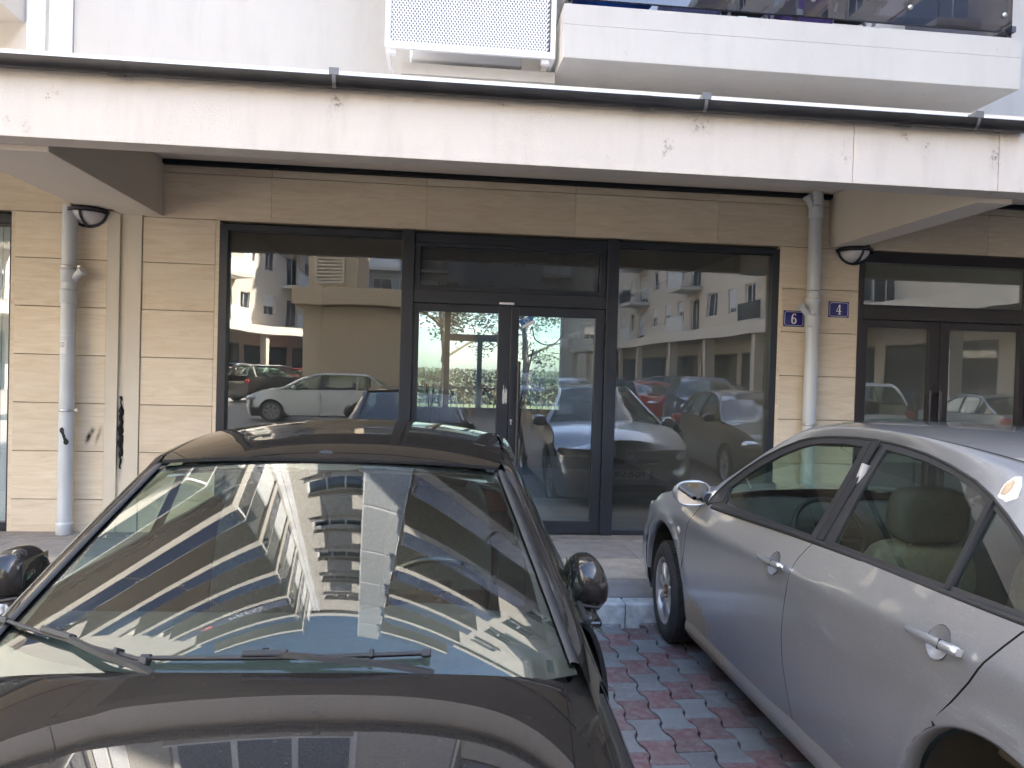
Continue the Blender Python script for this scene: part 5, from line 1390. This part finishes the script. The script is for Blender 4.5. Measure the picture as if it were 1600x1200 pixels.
# flaked paint on the roof side above the rear window
from mathutils.bvhtree import BVHTree
gq = MB().grid(RAIL, True); BT = BVHTree.FromPolygons([Vector(v) for v in gq.v], gq.f)
def FR(o_): 
    def f(y, z):
        h = BT.ray_cast(Vector((1.2, y, z+.25)), Vector((1, 0, -.42)).normalized())
        return tuple(h[0]+Vector((-.6, 0, .8))*o_) if h[0] else (1.8, y, z)
    return f
def rough_poly(pts, amp, seed):
    r = random.Random(seed); d = densify(pts, .006); return [(a+r.uniform(-amp, amp), b+r.uniform(-amp, amp)) for a, b in d]
c1_ = sheet('flaked_clearcoat', rough_poly([(2.225, 1.335), (2.232, 1.385), (2.215, 1.420), (2.19, 1.425), (2.165, 1.39), (2.15, 1.345), (2.18, 1.325)], .002, 1), FR(.0012), 'chip_white', V, .012, 0)
c2_ = sheet('bare_primer', rough_poly([(2.222, 1.345), (2.226, 1.385), (2.208, 1.410), (2.195, 1.400), (2.190, 1.370), (2.20, 1.345)], .002, 2), FR(.0022), 'chip_primer', V, .012, 0)
# bonnet, windscreen, roof, rear screen, boot
def loft_between(name, rows, mat, crown, par=V, n=24, flip=False):
    """rows: (half width, y_edge, z_edge, y_centre, z_centre)"""
    def pt(i, u):
        h, ye, ze, yc, zc_ = rows[i]; a = abs(u); return (XC+u*h, yc+(ye-yc)*a**2, zc_+(ze-zc_)*a**crown)
    return MB().grid([[pt(i, -1+2*k/n) for k in range(n+1)] for i in range(len(rows))], True).obj(name, mat, par, fix=True)
bon = []
for k in range(17):
    t = k/16; y = 4.24+.98*t; z = interp(y, [4.24, 4.57, 4.75, 4.95, 5.12, 5.22], [1.01, .995, .965, .915, .80, .74])
    hw_ = bodyS(y, z)-.012; bon.append((hw_*(1-.0*t), y, z+.004, y+.22*t, z+.055-.02*t))
loft_between('bonnet', bon, 'silver_paint', 2.4)
wr = []
for k in range(13):
    t = k/12; bp_ = B3[0].lerp(B3[0], 0); b = Vector((.775, 4.22, 1.015)).lerp(Vector((.50, 3.50, 1.478)), t)+Vector((-.02*sin(pi*t), 0, .018*sin(pi*t)))
    wr.append((b.x-.004, b.y, b.z, b.y+.22*(1-t)+.10*t, b.z+.0+.028*t+.01))
loft_between('windscreen', wr, 'wsglass', 2.2)
rr_ = []
for k in range(15):
    t = k/14; b = min(B3, key=lambda q: abs(q.y-(3.49-1.45*t)))
    rr_.append((b.x-.006, b.y, b.z-.001, b.y+.10*(1-t)-.06*t, b.z+.030))
loft_between('roof', rr_, 'silver_paint', 2.6)
rw = []
for k in range(9):
    t = k/8; b = min(B3, key=lambda q: abs(q.y-(2.02-.85*t)))
    rw.append((b.x-.004, b.y, b.z, b.y-.06, b.z+.028-.02*t))
loft_between('rear_screen', rw, 'sideglass', 2.4)
loft_between('boot_lid', [(.80, 1.25-.05*k, 1.083-.002*k*k, 1.17-.055*k, 1.10-.002*k*k) for k in range(7)], 'silver_paint', 4)
loft_between('rear_bumper', [(.86-.02*k*(k > 5), 1.0+.0*k, 1.06-.1*k, .82+.0*k, 1.06-.1*k) for k in range(9)], 'silver_paint', 6)
# nose
nz = []
for z, hw_, yn in ((.78, .80, 5.50), (.70, .83, 5.56), (.60, .855, 5.63), (.50, .86, 5.655), (.40, .855, 5.65), (.30, .84, 5.61), (.20, .80, 5.54)):
    nz.append([(XC+hw_*math.copysign(abs(sin(pi/2*k/16))**.85, k), 5.18+(yn-5.18)*cos(pi/2*k/16)**.75, z) for k in range(-16, 17)])
MB().grid(nz, True).obj('front_bumper', 'silver_paint', V, fix=True)
MB().grid([[(XC+(.79-.04*j)*k/16*1.0, 5.23+(5.50-5.23)*cos(pi/2*k/16)**.75-(.02*j), .782+.028*j*(1-(k/16)**2)) for k in range(-16, 17)] for j in range(5)], True).obj('nose_panel', 'silver_paint', V, fix=True)
for sg in (-1, 1):
    def HLf(u, v): 
        a = pi/2*u; return (XC+sg*(.815+.01*v)*math.copysign(abs(sin(a))**.85, 1), 5.18+.40*cos(a)**.75+.008-.0*v, .66+.14*v)
    sheet('headlamp', [(.50, .12), (.70, .0), (.90, .08), (.97, .45), (.93, .85), (.75, 1.0), (.55, .72), (.48, .4)], HLf, 'reflector', V, .07, .01)
    gv = MB().obox((XC+sg*.21, 5.655, .665), (.135, -.012*sg, 0), (0, .012, 0), (0, 0, .032)); gv.obj('grille', 'blk', V, .01)
    MB().obox((XC+sg*.21, 5.668, .648), (.12, -.011*sg, 0), (0, .003, 0), (0, 0, .007)).obj('grille_bar', 'chrome', V)
    MB().lathe([(0, .004), (.05, .004), (.055, -.01)], (XC+sg*.60, 5.60, .36), 'y', 20).obj('fog_lamp', 'lightglass', V)
MB().box(XC-.42, XC+.42, 5.655, 5.668, .30, .38).obj('lower_grille', 'blk', V, .01)
bdg = MB(); torus(bdg, (XC, 5.60, .735), .042, .006, (0, 1, .25), 24, 8); bdg.box(XC-.055, XC+.055, 5.597, 5.607, .726, .744); bdg.obj('badge', 'chrome', V)
pt_ = MB().box(XC-.26, XC+.26, 5.672, 5.680, .455, .565).obj('number_plate', 'plate', V, .002)
MB().box(XC+.225, XC+.258, 5.6805, 5.6815, .457, .563).obj('plate_band', 'plate_blue', pt_)
text('plate_text', 'PG·IS 578', .105, 'ink', pt_, (XC-.015, 5.682, .508), (pi/2, 0, pi), .86, off=.002)
# wheels: nearest one turned slightly, worn alloy with a rusty hub
wheel(V, (1.515, 4.80, .312), .312, side=-1, rusty=True, steer=radians(-4)); wheel(V, (1.50, 1.86, .312), .312, side=-1, rusty=True)
wheel(V, (3.205, 4.80, .312), .312, side=1, detail=False); wheel(V, (3.22, 1.86, .312), .312, side=1, detail=False)
# dried mud behind the front wheel
def seat_s(x):
    cushion('seat', 'seat_beige', V, (x, 3.30, .52), (.25, .27, .09), 0); cushion('backrest', 'seat_beige', V, (x, 3.0, .76), (.245, .085, .30), .24)
    h = cushion('headrest', 'seat_dark', V, (x, 2.90, 1.165), (.155, .07, .112), .12)
    MB().tube([(x-.07, 2.91, .98), (x-.07, 2.90, 1.10)], .009, 8).tube([(x+.07, 2.91, .98), (x+.07, 2.90, 1.10)], .009, 8).obj('headrest_post', 'liner', h)
# interior
MB().box(XC-.80, XC+.80, 1.5, 4.4, .17, .40).obj('underbody_block', 'well', V); MB().box(XC-.62, XC+.62, 4.4, 5.4, .2, .72).obj('engine_bay', 'well', V); MB().box(XC-.7, XC+.7, 1.0, 1.5, .3, .95).obj('boot_tub', 'well', V)
dm = MB().grid([[(XC-.72+1.44*i/20, yy-.10*abs(-1+2*i/20)**2, zz+.02*math.exp(-((i-5)/3)**2)) for yy, zz in ((4.36, .99), (4.15, 1.0), (3.90, .995), (3.80, .95), (3.78, .80), (3.80, .45))] for i in range(21)], True); dm.obj('dashboard', 'dash', V)
for sg in (-1, 1):
    cushion('door_card', 'seat_beige', V, (XC+sg*.77, 3.55, .72), (.035, .50, .26)); cushion('door_card', 'seat_beige', V, (XC+sg*.77, 2.64, .78), (.035, .28, .22))
    seat_s(XC+sg*.36); MB().grid([[(XC+sg*.800, y, z) for z in (.3, .5, .8, .985)] for y in (2.36, 2.8, 3.2, 3.6, 4.2)], True).obj('door_trim', 'seat_trim', V); 
    for zz in (0,): cushion('headrest', 'seat_dark', V, (XC+sg*.38, 1.98, 1.19), (.13, .05, .085))
    pass
MB().tube([(XC-.80, 3.0, .62), (XC-.72, 2.98, 1.0), (XC-.60, 2.95, 1.36)], .018, 8).obj('seat_belt', 'liner', V)
sw = MB(); c = Vector((XC-.36, 3.66, .93)); torus(sw, c, .18, .014, (0, -.86, .5), 40, 10); sw.obox(c, Vector((.17, 0, 0)), Vector((0, .012, -.006)), Vector((0, .012, .022))); sw.obox(c, Vector((.055, 0, 0)), Vector((0, .02, -.012)), Vector((0, .028, .048))); sw.obj('steering_wheel', 'blk', V)
cushion('rear_bench', 'seat_beige', V, (XC, 2.1, .60), (.60, .26, .10)); cushion('rear_backrest', 'seat_beige', V, (XC, 1.82, .90), (.60, .09, .30), .35)
cushion('interior_mirror', 'blk', V, (XC, 3.66, 1.37), (.12, .018, .035)); MB().box(XC-.22, XC+.20, 3.9, 4.1, 1.02, 1.04)
MB().grid([[(XC+x, y, 1.465-.05*(x/.45)**2-.04*((y-2.9)/.7)**2) for y in (3.5, 3.2, 2.9, 2.5, 2.15)] for x in (-.44, -.25, 0, .25, .44)], True).obj('head_liner', 'liner', V)
for sg in (-1, 1): cushion('sun_visor', 'dash', V, (XC+sg*.28, 3.62, 1.40), (.19, .07, .010), -.5)

# ================================================================ OTHER CARS (own coordinates: nose towards -y)
LOCAL[0] = True; CEN[0] = (0, 0, .5)
PAINTS = {}
def paint(name, col, metal=0): 
    if name not in PAINTS: MT[name] = carpaint(name, col, metal, .4, 0, .06, 1); PAINTS[name] = 1
    return name
SHAPES = {
 # y, roof/deck centre line z ; half width ; kinds of greenhouse
 'hatch': dict(L=4.1, W=.86, H=1.50, hood=[(-2.05, .62), (-1.95, .76), (-1.6, .90), (-1.05, 1.0)], roof=[(-1.05, 1.0), (-.30, 1.40), (.2, 1.49), (.9, 1.49), (1.55, 1.42), (1.98, 1.02)], tail=[(1.98, 1.02), (2.05, .85)], wb=(-1.28, 1.25), r=.31),
 'suv': dict(L=4.5, W=.92, H=1.68, hood=[(-2.25, .72), (-2.15, .92), (-1.7, 1.04), (-1.15, 1.10)], roof=[(-1.15, 1.10), (-.45, 1.58), (.1, 1.67), (1.0, 1.67), (1.8, 1.58), (2.18, 1.12)], tail=[(2.18, 1.12), (2.25, .9)], wb=(-1.38, 1.35), r=.35),
 'saloon': dict(L=4.6, W=.89, H=1.47, hood=[(-2.3, .60), (-2.2, .76), (-1.8, .90), (-1.15, .98)], roof=[(-1.15, .98), (-.35, 1.37), (.2, 1.46), (.8, 1.45), (1.2, 1.38), (1.85, 1.06)], tail=[(1.85, 1.06), (2.15, 1.03), (2.28, .85)], wb=(-1.38, 1.33), r=.315),
}
def generic_car(kind, pnt, label, loc, rot, group=None, fine=False, spokes=7):
    d = SHAPES[kind]; T = thing('parked_car', label, 'car', loc, rot, group); W = d['W']
    prof = d['hood'][:-1]+d['roof'][:1]; beltz = lambda y: interp(y, [-2.3, d['roof'][0][0], 2.3], [d['roof'][0][1]-.12, d['roof'][0][1]-.03, d['roof'][0][1]+.03])
    ys = [p[0] for p in d['hood']+d['roof'][1:]+d['tail'][1:]]; zs = [p[1] for p in d['hood']+d['roof'][1:]+d['tail'][1:]]
    y0, y1 = ys[0], ys[-1]
    hy = [p[0] for p in d['hood']]; hz_ = [p[1] for p in d['hood']]
    def deck(y):
        if y <= hy[-1]: return interp(y, hy, hz_)
        return min(beltz(y), interp(y, [d['tail'][0][0], d['tail'][-1][0]], [d['tail'][0][1], d['tail'][-1][1]]) if y > d['tail'][0][0] else 9)
    def wf(y): 
        u = (y-(y0+y1)/2)/((y1-y0)/2); return W*(1-.26*max(0, abs(u)-.55)**1.6/.45**1.6*(1 if abs(u) > .55 else 0))
    def side(y, z):
        zt = deck(y); k_ = (z-.2)/(zt-.2)
        return wf(y)*(1-.055*max(0, (k_-.55)/.45)**1.5-.05*max(0, .35-k_)/.35)
    r = d['r']; R_ = r+.055
    for sg in (-1, 1):
        pl = [(y0+.02, .42)]
        for yw in d['wb']:
            pl.append((yw-R_-.08, .22)); pl += [(yw-R_*cos(pi*k/14), max(.22, .31+R_*sin(pi*k/14))) for k in range(15)]; pl.append((yw+R_+.08, .22))
        pl += [(y1-.02, .42), (y1-.01, d['tail'][-1][1]-.02)]
        m_ = 24
        for k in range(m_+1):
            y = y1-.02-(y1-y0-.04)*k/m_; pl.append((y, deck(y)))
        sheet('side_panel', pl, lambda y, z, sg=sg: (sg*side(y, z), y, z), pnt, T, .09 if fine else .16, .01, dens=.06 if fine else .1)
        if fine:
            for yy, o_ in ((d['roof'][0][0]+.12, .0), (.20, .0), (1.02, .0)):
                if kind == 'hatch' and yy > 1: yy = .93
                MB().tube([(sg*(side(yy+.06*(k/8-.5)*0, .28+(deck(yy)-.30)*k/8)+.0005), yy, .28+(deck(yy)-.30)*k/8) for k in range(9)], .003, 4).obj('door_gap', 'foam_gap_shade', T)
                if yy > 0: cushion('door_handle', pnt, T, (sg*(side(yy-.15, .86)+.012), yy-.13, .86), (.014, .09, .014))
    # top deck: bonnet and tail
    def strip(ya, yb, n, name, mat=pnt, f=deck, wsc=1., up_=.03):
        MB().grid([[(wsc*side(ya+(yb-ya)*i/n, f(ya+(yb-ya)*i/n))*u/8, ya+(yb-ya)*i/n, f(ya+(yb-ya)*i/n)+up_*(1-(u/8)**2)) for u in range(-8, 9)] for i in range(n+1)], True).obj(name, mat, T, fix=True)
    strip(y0+.02, d['roof'][0][0]+.03, 10, 'bonnet')
    if kind == 'saloon': strip(d['tail'][0][0]-.05, y1, 5, 'boot_lid')
    # greenhouse
    ry = [p[0] for p in d['roof']]; rz = [p[1] for p in d['roof']]
    def top(y): return interp(y, ry, rz)
    def inset(y, z): b = beltz(y); return side(y, b)-.005-(z-b)*.42-(z-b)**2*.12
    n = 26; Y = [ry[0]+(ry[-1]-ry[0])*i/n for i in range(n+1)]
    edge = [(inset(y, max(beltz(y)+.005, top(y)-.05)), y, max(beltz(y)+.005, top(y)-.05)) for y in Y]
    MB().grid([[(e[0]*u/8, e[1]+(.10 if i < n/2 else -.0)*0, e[2]+.055*(1-(abs(u)/8)**2.6)) for u in range(-8, 9)] for i, e in enumerate(edge) if ry[1]-.12 < e[1] < ry[-2]+.05], True).obj('roof', pnt, T, fix=True)
    ws_ = [e for e in edge if e[1] <= ry[1]-.05]; 
    MB().grid([[(e[0]*u/8, e[1]-.12*(1-(u/8)**2), e[2]+.05*(1-(abs(u)/8)**2.6)*min(1, .3+i/len(ws_))) for u in range(-8, 9)] for i, e in enumerate(ws_)], True).obj('windscreen', 'sideglass', T, fix=True)
    rs = [e for e in edge if e[1] >= ry[-2]-.0]
    MB().grid([[(e[0]*u/8, e[1]+.07*(1-(u/8)**2), e[2]+.05*(1-(abs(u)/8)**2.6)) for u in range(-8, 9)] for e in rs], True).obj('rear_window', 'sideglass', T, fix=True)
    for sg in (-1, 1):
        gl = MB(); gl.grid([[(sg*(e[0]+(inset(e[1], beltz(e[1]))-e[0])*j/4), e[1], e[2]+(beltz(e[1])-e[2])*j/4) for j in range(5)] for e in edge], True); gl.obj('side_window', 'sideglass', T, fix=True)
        MB().tube([(sg*(e[0]+.004), e[1], e[2]) for e in edge], .030, 8).obj('roof_rail', pnt, T)
        for yp in ((.22,) if kind != 'hatch' else (.20,))+((ry[-2]-.15,) if kind != 'saloon' else (1.0,)):
            e = min(edge, key=lambda q: abs(q[1]-yp)); b = inset(yp, beltz(yp))
            MB().bar((sg*(e[0]+.006), yp-.01, e[2]), (sg*(b+.006), yp+.02, beltz(yp)), .07, .012, (1, 0, 0)).obj('pillar', 'blk', T)
        MB().tube([(sg*(side(y, beltz(y))+.002), y, beltz(y)) for y in Y[1:-1]], .012, 6).obj('belt_moulding', 'blk', T)
        mo = ellipsoid((sg*(W+.07), ry[0]+.38, beltz(ry[0])+.07), (.10, .055, .07), 16, 10, .7).obj('door_mirror', pnt, T)
        z_l = d['hood'][1][1]
        ellipsoid((sg*(W-.20), y0+.17, z_l-.06), (.17, .16, .075), 16, 10, .8).obj('headlamp', 'reflector', T)
        ellipsoid((sg*(W-.16), y1-.10, d['tail'][-1][1]+.0), (.12, .10, .10), 16, 10, .8).obj('tail_lamp', 'redlamp', T)
        for yw in d['wb']: wheel(T, (sg*(W-.02), yw, r), r, side=sg, spokes=spokes, detail=False, rim_r=r*.68); MB().lathe([(R_, 0), (R_, -sg*.25), (0, -sg*.25)], (sg*(W-.06), yw, .31), 'x', 20, a0=-.1, a1=pi+.1).obj('wheel_arch_liner', 'well', T)
    endcap(T, y0+.16, .22, d['hood'][1][1]-.02, W*.93, .18, pnt, 'front_bumper', -1); endcap(T, y1-.12, .22, d['tail'][-1][1]-.0, W*.93, .14, pnt, 'rear_bumper', 1)
    MB().box(-.42, .42, y0-.04, y0+.02, .34, .50).obj('lower_grille', 'blk', T, .02); MB().box(-.30, .30, y0-.01, y0+.05, d['hood'][1][1]-.17, d['hood'][1][1]-.10).obj('grille', 'blk', T, .01)
    MB().box(-W+.06, W-.06, y0+.2, y1-.2, .18, .42).obj('underbody_block', 'well', T)
    for x in (-.36, .36): cushion('seat', 'seat_dark', T, (x, .05, 1.0), (.22, .09, .30), -.2)
    cushion('dashboard', 'dash', T, (0, ry[0]+.35, beltz(0)-.06), (.62, .22, .07)); cushion('rear_bench', 'seat_dark', T, (0, .95, .95), (.55, .1, .25), -.2)
    return T
paint('white_paint', (.62, .62, .60)); paint('graphite_paint', (.03, .032, .036), .3); paint('deep_blue_paint', (.03, .06, .13), .3); paint('red_paint', (.28, .02, .02)); paint('pale_silver_paint', (.42, .43, .44), .6)
W1 = generic_car('hatch', 'white_paint', 'white hatchback standing side-on across the road, mirrored in the left shop window', (-3.35, -9.1, 0), pi/2*3, fine=True)
W2 = generic_car('saloon', 'graphite_paint', 'dark grey saloon parked right of the silver car, mirrored beside it in the shop window', (5.5, 1.7, 0), pi+radians(4))
W3 = generic_car('suv', 'deep_blue_paint', 'blue off-roader facing the shop, mirrored above the dark saloon', (8.0, -7.9, 0), pi+radians(10))
W4 = generic_car('suv', 'graphite_paint', 'black off-roader seen from behind past the blind beige wall', (-7.3, -21.5, 0), radians(35))
W5 = generic_car('suv', 'white_paint', 'white tall hatchback with its tail to the right shop door', (10.9, -5.0, 0), radians(8))
W6 = generic_car('saloon', 'pale_silver_paint', 'pale silver saloon standing behind the white hatchback at the right shop door', (13.9, -3.6, 0), radians(8))
def row(src, lst, grp):
    names = {'red_paint': 'red', 'deep_blue_paint': 'blue', 'white_paint': 'white', 'pale_silver_paint': 'silver', 'graphite_paint': 'dark'}
    for (x, y, r, lab) in lst: clone(src, (x, y, 0), lab, grp, r)
R1 = generic_car('saloon', 'red_paint', 'red saloon parked in the far left row behind the camera', (-11.3, -27.0, 0), radians(20), 'cars parked in the far left row')
row(W6, [(-13.2, -24.0, radians(20), 'silver saloon parked nearest in the far left row'), (-10.2, -34.0, radians(20), 'silver saloon parked third in the far left row')], 'cars parked in the far left row')
row(W2, [(-10.6, -30.4, radians(20), 'dark saloon parked second in the far left row'), (-15.0, -21.0, radians(20), 'dark saloon parked at the near end of the far left row')], 'cars parked in the far left row')
row(R1, [(-9.0, -41, radians(20), 'red saloon parked at the far end of the far left row')], 'cars parked in the far left row')
row(W3, [(-12.5, -37.5, radians(20), 'blue off-roader parked beyond the silver saloons in the far left row')], 'cars parked in the far left row')
g2 = 'cars parked along the right-hand building'
row(W2, [(11.2, -16, radians(-80), 'dark saloon parked first along the right-hand building')], g2); row(R1, [(11.3, -19.4, radians(-80), 'red saloon parked second along the right-hand building')], g2)
row(W3, [(11.3, -22.8, radians(-80), 'blue off-roader parked third along the right-hand building')], g2); row(W6, [(11.3, -26.2, radians(-80), 'silver saloon parked fourth along the right-hand building')], g2)
row(W2, [(11.3, -29.6, radians(-80), 'dark saloon parked fifth along the right-hand building')], g2); row(W6, [(11.3, -33, radians(-80), 'silver saloon parked last along the right-hand building')], g2)
row(W3, [(3.6, -18.5, radians(170), 'blue off-roader parked in the middle of the yard behind the camera')], 'cars in the middle of the yard'); row(W6, [(6.2, -20, radians(170), 'silver saloon parked in the middle of the yard behind the camera')], 'cars in the middle of the yard'); row(R1, [(8.4, -14.5, radians(175), 'red saloon parked in the middle of the yard behind the blue off-roader')], 'cars in the middle of the yard')

# ================================================================ OTHER BUILDINGS
LOCAL[0] = False; CEN[0] = None
MT['beige'] = plaster('beige_render', (.50, .40, .29), .12); MT['cream'] = plaster('cream_render_far', (.62, .55, .47), .15); MT['bluegrey'] = plaster('blue_grey_render', (.30, .34, .38), .15)
MT['louvre'] = simple('louvre_blade', (.60, .55, .45), .6)
BB = thing('beige_block', 'low beige building with a blind wall, concrete ledge and louvred window across the road', 'building', (-1.9, -12.6, 0))
w1 = MB(); wall_boxes(w1, -4.55, 1.5, 0, 3.75, -20, -12.6, []); w1.box(-4.35, -2.75, -17, -12.75, 4.35, 8.6); w1.obj('wall', 'beige', BB)
box('ledge', 'beige', BB, -4.9, 1.9, -20.3, -12.1, 3.78, 4.35, .02)
lv = frame_set('louvre_frame', [(-4.08, -4.0, 4.55, 6.2), (-3.3, -3.22, 4.55, 6.2), (-4.0, -3.3, 6.12, 6.2), (-4.0, -3.3, 4.55, 4.63)], BB, 'louvre', -12.75, -12.68)
for k in range(12): MB().obox((-3.65, -12.70, 4.70+.12*k), (.35, 0, 0), (0, .03, -.03), (0, .006, .006)).obj('louvre_blade', 'louvre', lv)
def block(name, label, origin, ang, W, D, Hh, mat, floors, z0, bays, balc=(), arcade=True, grp=None):
    """facade along local x (0..W) facing local -y, rotated by ang about origin"""
    LOCAL[0] = True
    T = thing(name, label, 'building', origin, ang, grp); fh = (Hh-z0)/floors; ops = []
    for f_ in range(floors):
        for b in range(bays):
            cx = W*(b+.5)/bays; z = z0+fh*f_
            if b in balc: ops.append((cx-.9, cx+.9, z+.15, z+2.35))
            else: ops.append((cx-.65, cx+.65, z+1.0, z+2.4))
    m_ = MB(); wall_boxes(m_, 0, W, z0, Hh, 0, .3, ops); m_.box(0, W, .3, D, Hh-.3, Hh); m_.box(0, .3, .3, D, 0, Hh-.3).box(W-.3, W, .3, D, 0, Hh-.3).box(.3, W-.3, D-.3, D, 0, Hh-.3); m_.box(.3, W-.3, 2.2, 2.3, 0, Hh-.3); m_.obj('wall', mat, T)
    if arcade:
        box('arcade_fascia', 'plaster', T, 0, W, -2.2, 0, z0-.55, z0); 
        n = max(2, int(W/6))
        for k in range(n+1): box('column', mat, T, W*k/n-.2, W*k/n+.2, -2.0, -1.6, 0, z0-.55)
        for k in range(n):
            a, b = W*k/n+.35, W*(k+1)/n-.35; f = frame_set('shop_window', [(a, a+.08, .1, 3.0), (b-.08, b, .1, 3.0), (a+.08, b-.08, 2.9, 3.0), ((a+b)/2-.05, (a+b)/2+.05, .1, 2.9)], T, 'frame', .0, .1)
            box('pane', 'farglass', f, a+.05, b-.05, .05, .06, .1, 2.95)
            box('shop_pier', mat, T, b, b+.7 if k < n-1 else W, -.02, .3, 0, z0-.56)
        box('shop_lintel', mat, T, 0, W, -.01, .3, 3.0, z0-.56)
    else: box('ground_wall', mat, T, 0, W, 0, .3, 0, z0)
    rr = random.Random(len(label))
    for (a, b, c, d_) in ops:
        wn = MB().box(a, b, .12, .17, c, c+.06).box(a, b, .12, .17, d_-.06, d_).box(a, a+.06, .12, .17, c+.06, d_-.06).box(b-.06, b, .12, .17, c+.06, d_-.06).box((a+b)/2-.03, (a+b)/2+.03, .12, .17, c+.06, d_-.06).obj('window', 'white_metal', T)
        box('pane', 'farglass', wn, a+.05, b-.05, .14, .15, c+.05, d_-.05)
        if rr.random() < .4: box('roller_shutter', 'shutter', wn, a+.05, b-.05, .105, .118, d_-(d_-c)*rr.uniform(.3, .9), d_-.05)
    for f_ in range(floors):
        z = z0+fh*f_
        for b in balc:
            cx = W*(b+.5)/bays; o = box('balcony', 'plaster_w', T, cx-1.5, cx+1.5, -1.4, 0, z, z+.22)
            box('balcony_front', 'farglass' if (f_+b) % 3 == 0 else 'shutter', o, cx-1.48, cx+1.48, -1.38, -1.34, z+.25, z+1.1)
    LOCAL[0] = False
    return T
block('right_wing', 'long cream apartment wing with a shop arcade along the right of the yard', (16.2, 7.0, 0), -pi/2, 70, 12, 26.3, 'cream', 8, 4.2, 24, (2, 6, 9, 13, 17, 21))
block('left_far_block', 'sunlit cream apartment block with stacked balconies far behind on the left', (-7, -58, 0), radians(108), 26, 12, 26, 'cream', 7, 4.3, 9, (1, 4, 7), grp=None)
block('rear_far_block', 'grey blue apartment block closing the far end of the yard', (22, -66, 0), pi, 34, 12, 30, 'bluegrey', 7, 4.2, 9, (2, 6), False)
block('rear_left_block', 'tall blue grey tower rising behind the low beige building', (2.5, -52, 0), pi, 10, 10, 30, 'bluegrey', 9, 4.0, 5, (1, 3), False)
block('left_side_block', 'cream apartment block on the left of the yard', (-22, -34, 0), pi/2, 36, 12, 22, 'cream', 6, 4.2, 12, (2, 5, 9))

# ================================================================ GREEN YARD BEHIND THE SHOP
FN = thing('garden_fence', 'low metal railing in front of the lawn behind the shop', 'fence', (1.5, 20, 0))
for x in [k*.16 for k in range(-12, 48)]: MB().tube([(x, 20, .25), (x, 20, 1.25)], .012, 6).obj('bar', 'frame', FN)
box('rail', 'frame', FN, -2, 7.8, 19.98, 20.02, 1.20, 1.24); box('rail', 'frame', FN, -2, 7.8, 19.98, 20.02, .28, .32); box('fence_wall', 'kerb', FN, -2.2, 8, 19.9, 20.1, 0, .24)
MT['leaf'] = simple('leaf', (.055, .062, .036), .6, 0, .5, 3, 0, 1); MT['bark'] = simple('bark', (.10, .075, .05), .9, 0, .3, 12)
path_ = box('rear_path', 'kerb', None, -30, 30, 14.3, 19.5, .02, .05); tag(path_, kind='structure')
def tree(x, y, h, r, lab, seed):
    rr = random.Random(seed); t = thing('tree', lab, 'tree', (x, y, 0), group='trees behind the shop')
    tk = MB(); tk.tube(crom([(x, y, 0), (x+.1, y, h*.3), (x-.1, y+.1, h*.6), (x, y, h*.85)], 4), [.16*(1-.8*i/12) for i in range(13)], 10)
    limbs = []
    for k in range(9):
        a = rr.uniform(0, 2*pi); z = h*rr.uniform(.3, .7); L = r*rr.uniform(.6, .95); e = Vector((x+L*cos(a), y+L*sin(a), z+L*rr.uniform(.2, .7))); limbs.append(e)
        tk.tube([(x, y, z), Vector((x, y, z)).lerp(e, .5)+Vector((0, 0, .15)), e], [.06, .04, .012], 6)
    tk.obj('trunk', 'bark', t)
    lf = MB(); cl = [Vector((x, y, h*.75))+Vector((rr.gauss(0, r*.45), rr.gauss(0, r*.45), rr.gauss(0, h*.16))) for _ in range(34)]+limbs
    for c in cl:
        for _ in range(210):
            p = c+Vector((rr.gauss(0, .28), rr.gauss(0, .28), rr.gauss(0, .22)))*r*.42; s = rr.uniform(.04, .09)
            u = Vector((rr.gauss(0, 1), rr.gauss(0, 1), rr.gauss(0, .6))).normalized(); v_ = u.orthogonal().normalized()
            lf.add([p-u*s, p+v_*s*.5, p+u*s, p-v_*s*.5], [(0, 1, 2, 3)])
    lf.obj('crown', 'leaf', t)
tree(.3, 26, 6.5, 2.6, 'leafy tree left of the rear doorway view', 1); tree(3.4, 29, 7.0, 2.9, 'leafy tree in the middle of the rear lawn', 2); tree(6.5, 27, 6.0, 2.5, 'leafy tree at the right end of the rear lawn', 3); tree(-3.2, 33, 7.5, 3.0, 'tall leafy tree at the back left of the rear lawn', 4)
bm_ = MB(); rr = random.Random(8)
for _ in range(12000):
    p = Vector((rr.uniform(-6, 12), rr.uniform(37, 38.5), rr.uniform(.1, 1.7))); u = Vector((rr.gauss(0, 1), rr.gauss(0, 1), rr.gauss(0, 1))).normalized()*.12; v_ = u.orthogonal().normalized()*.07
    bm_.add([p-u, p+v_, p+u, p-v_], [(0, 1, 2, 3)])
o = bm_.obj('hedge', 'leaf', None); tag(o, 'long green hedge at the back of the rear lawn', 'hedge')
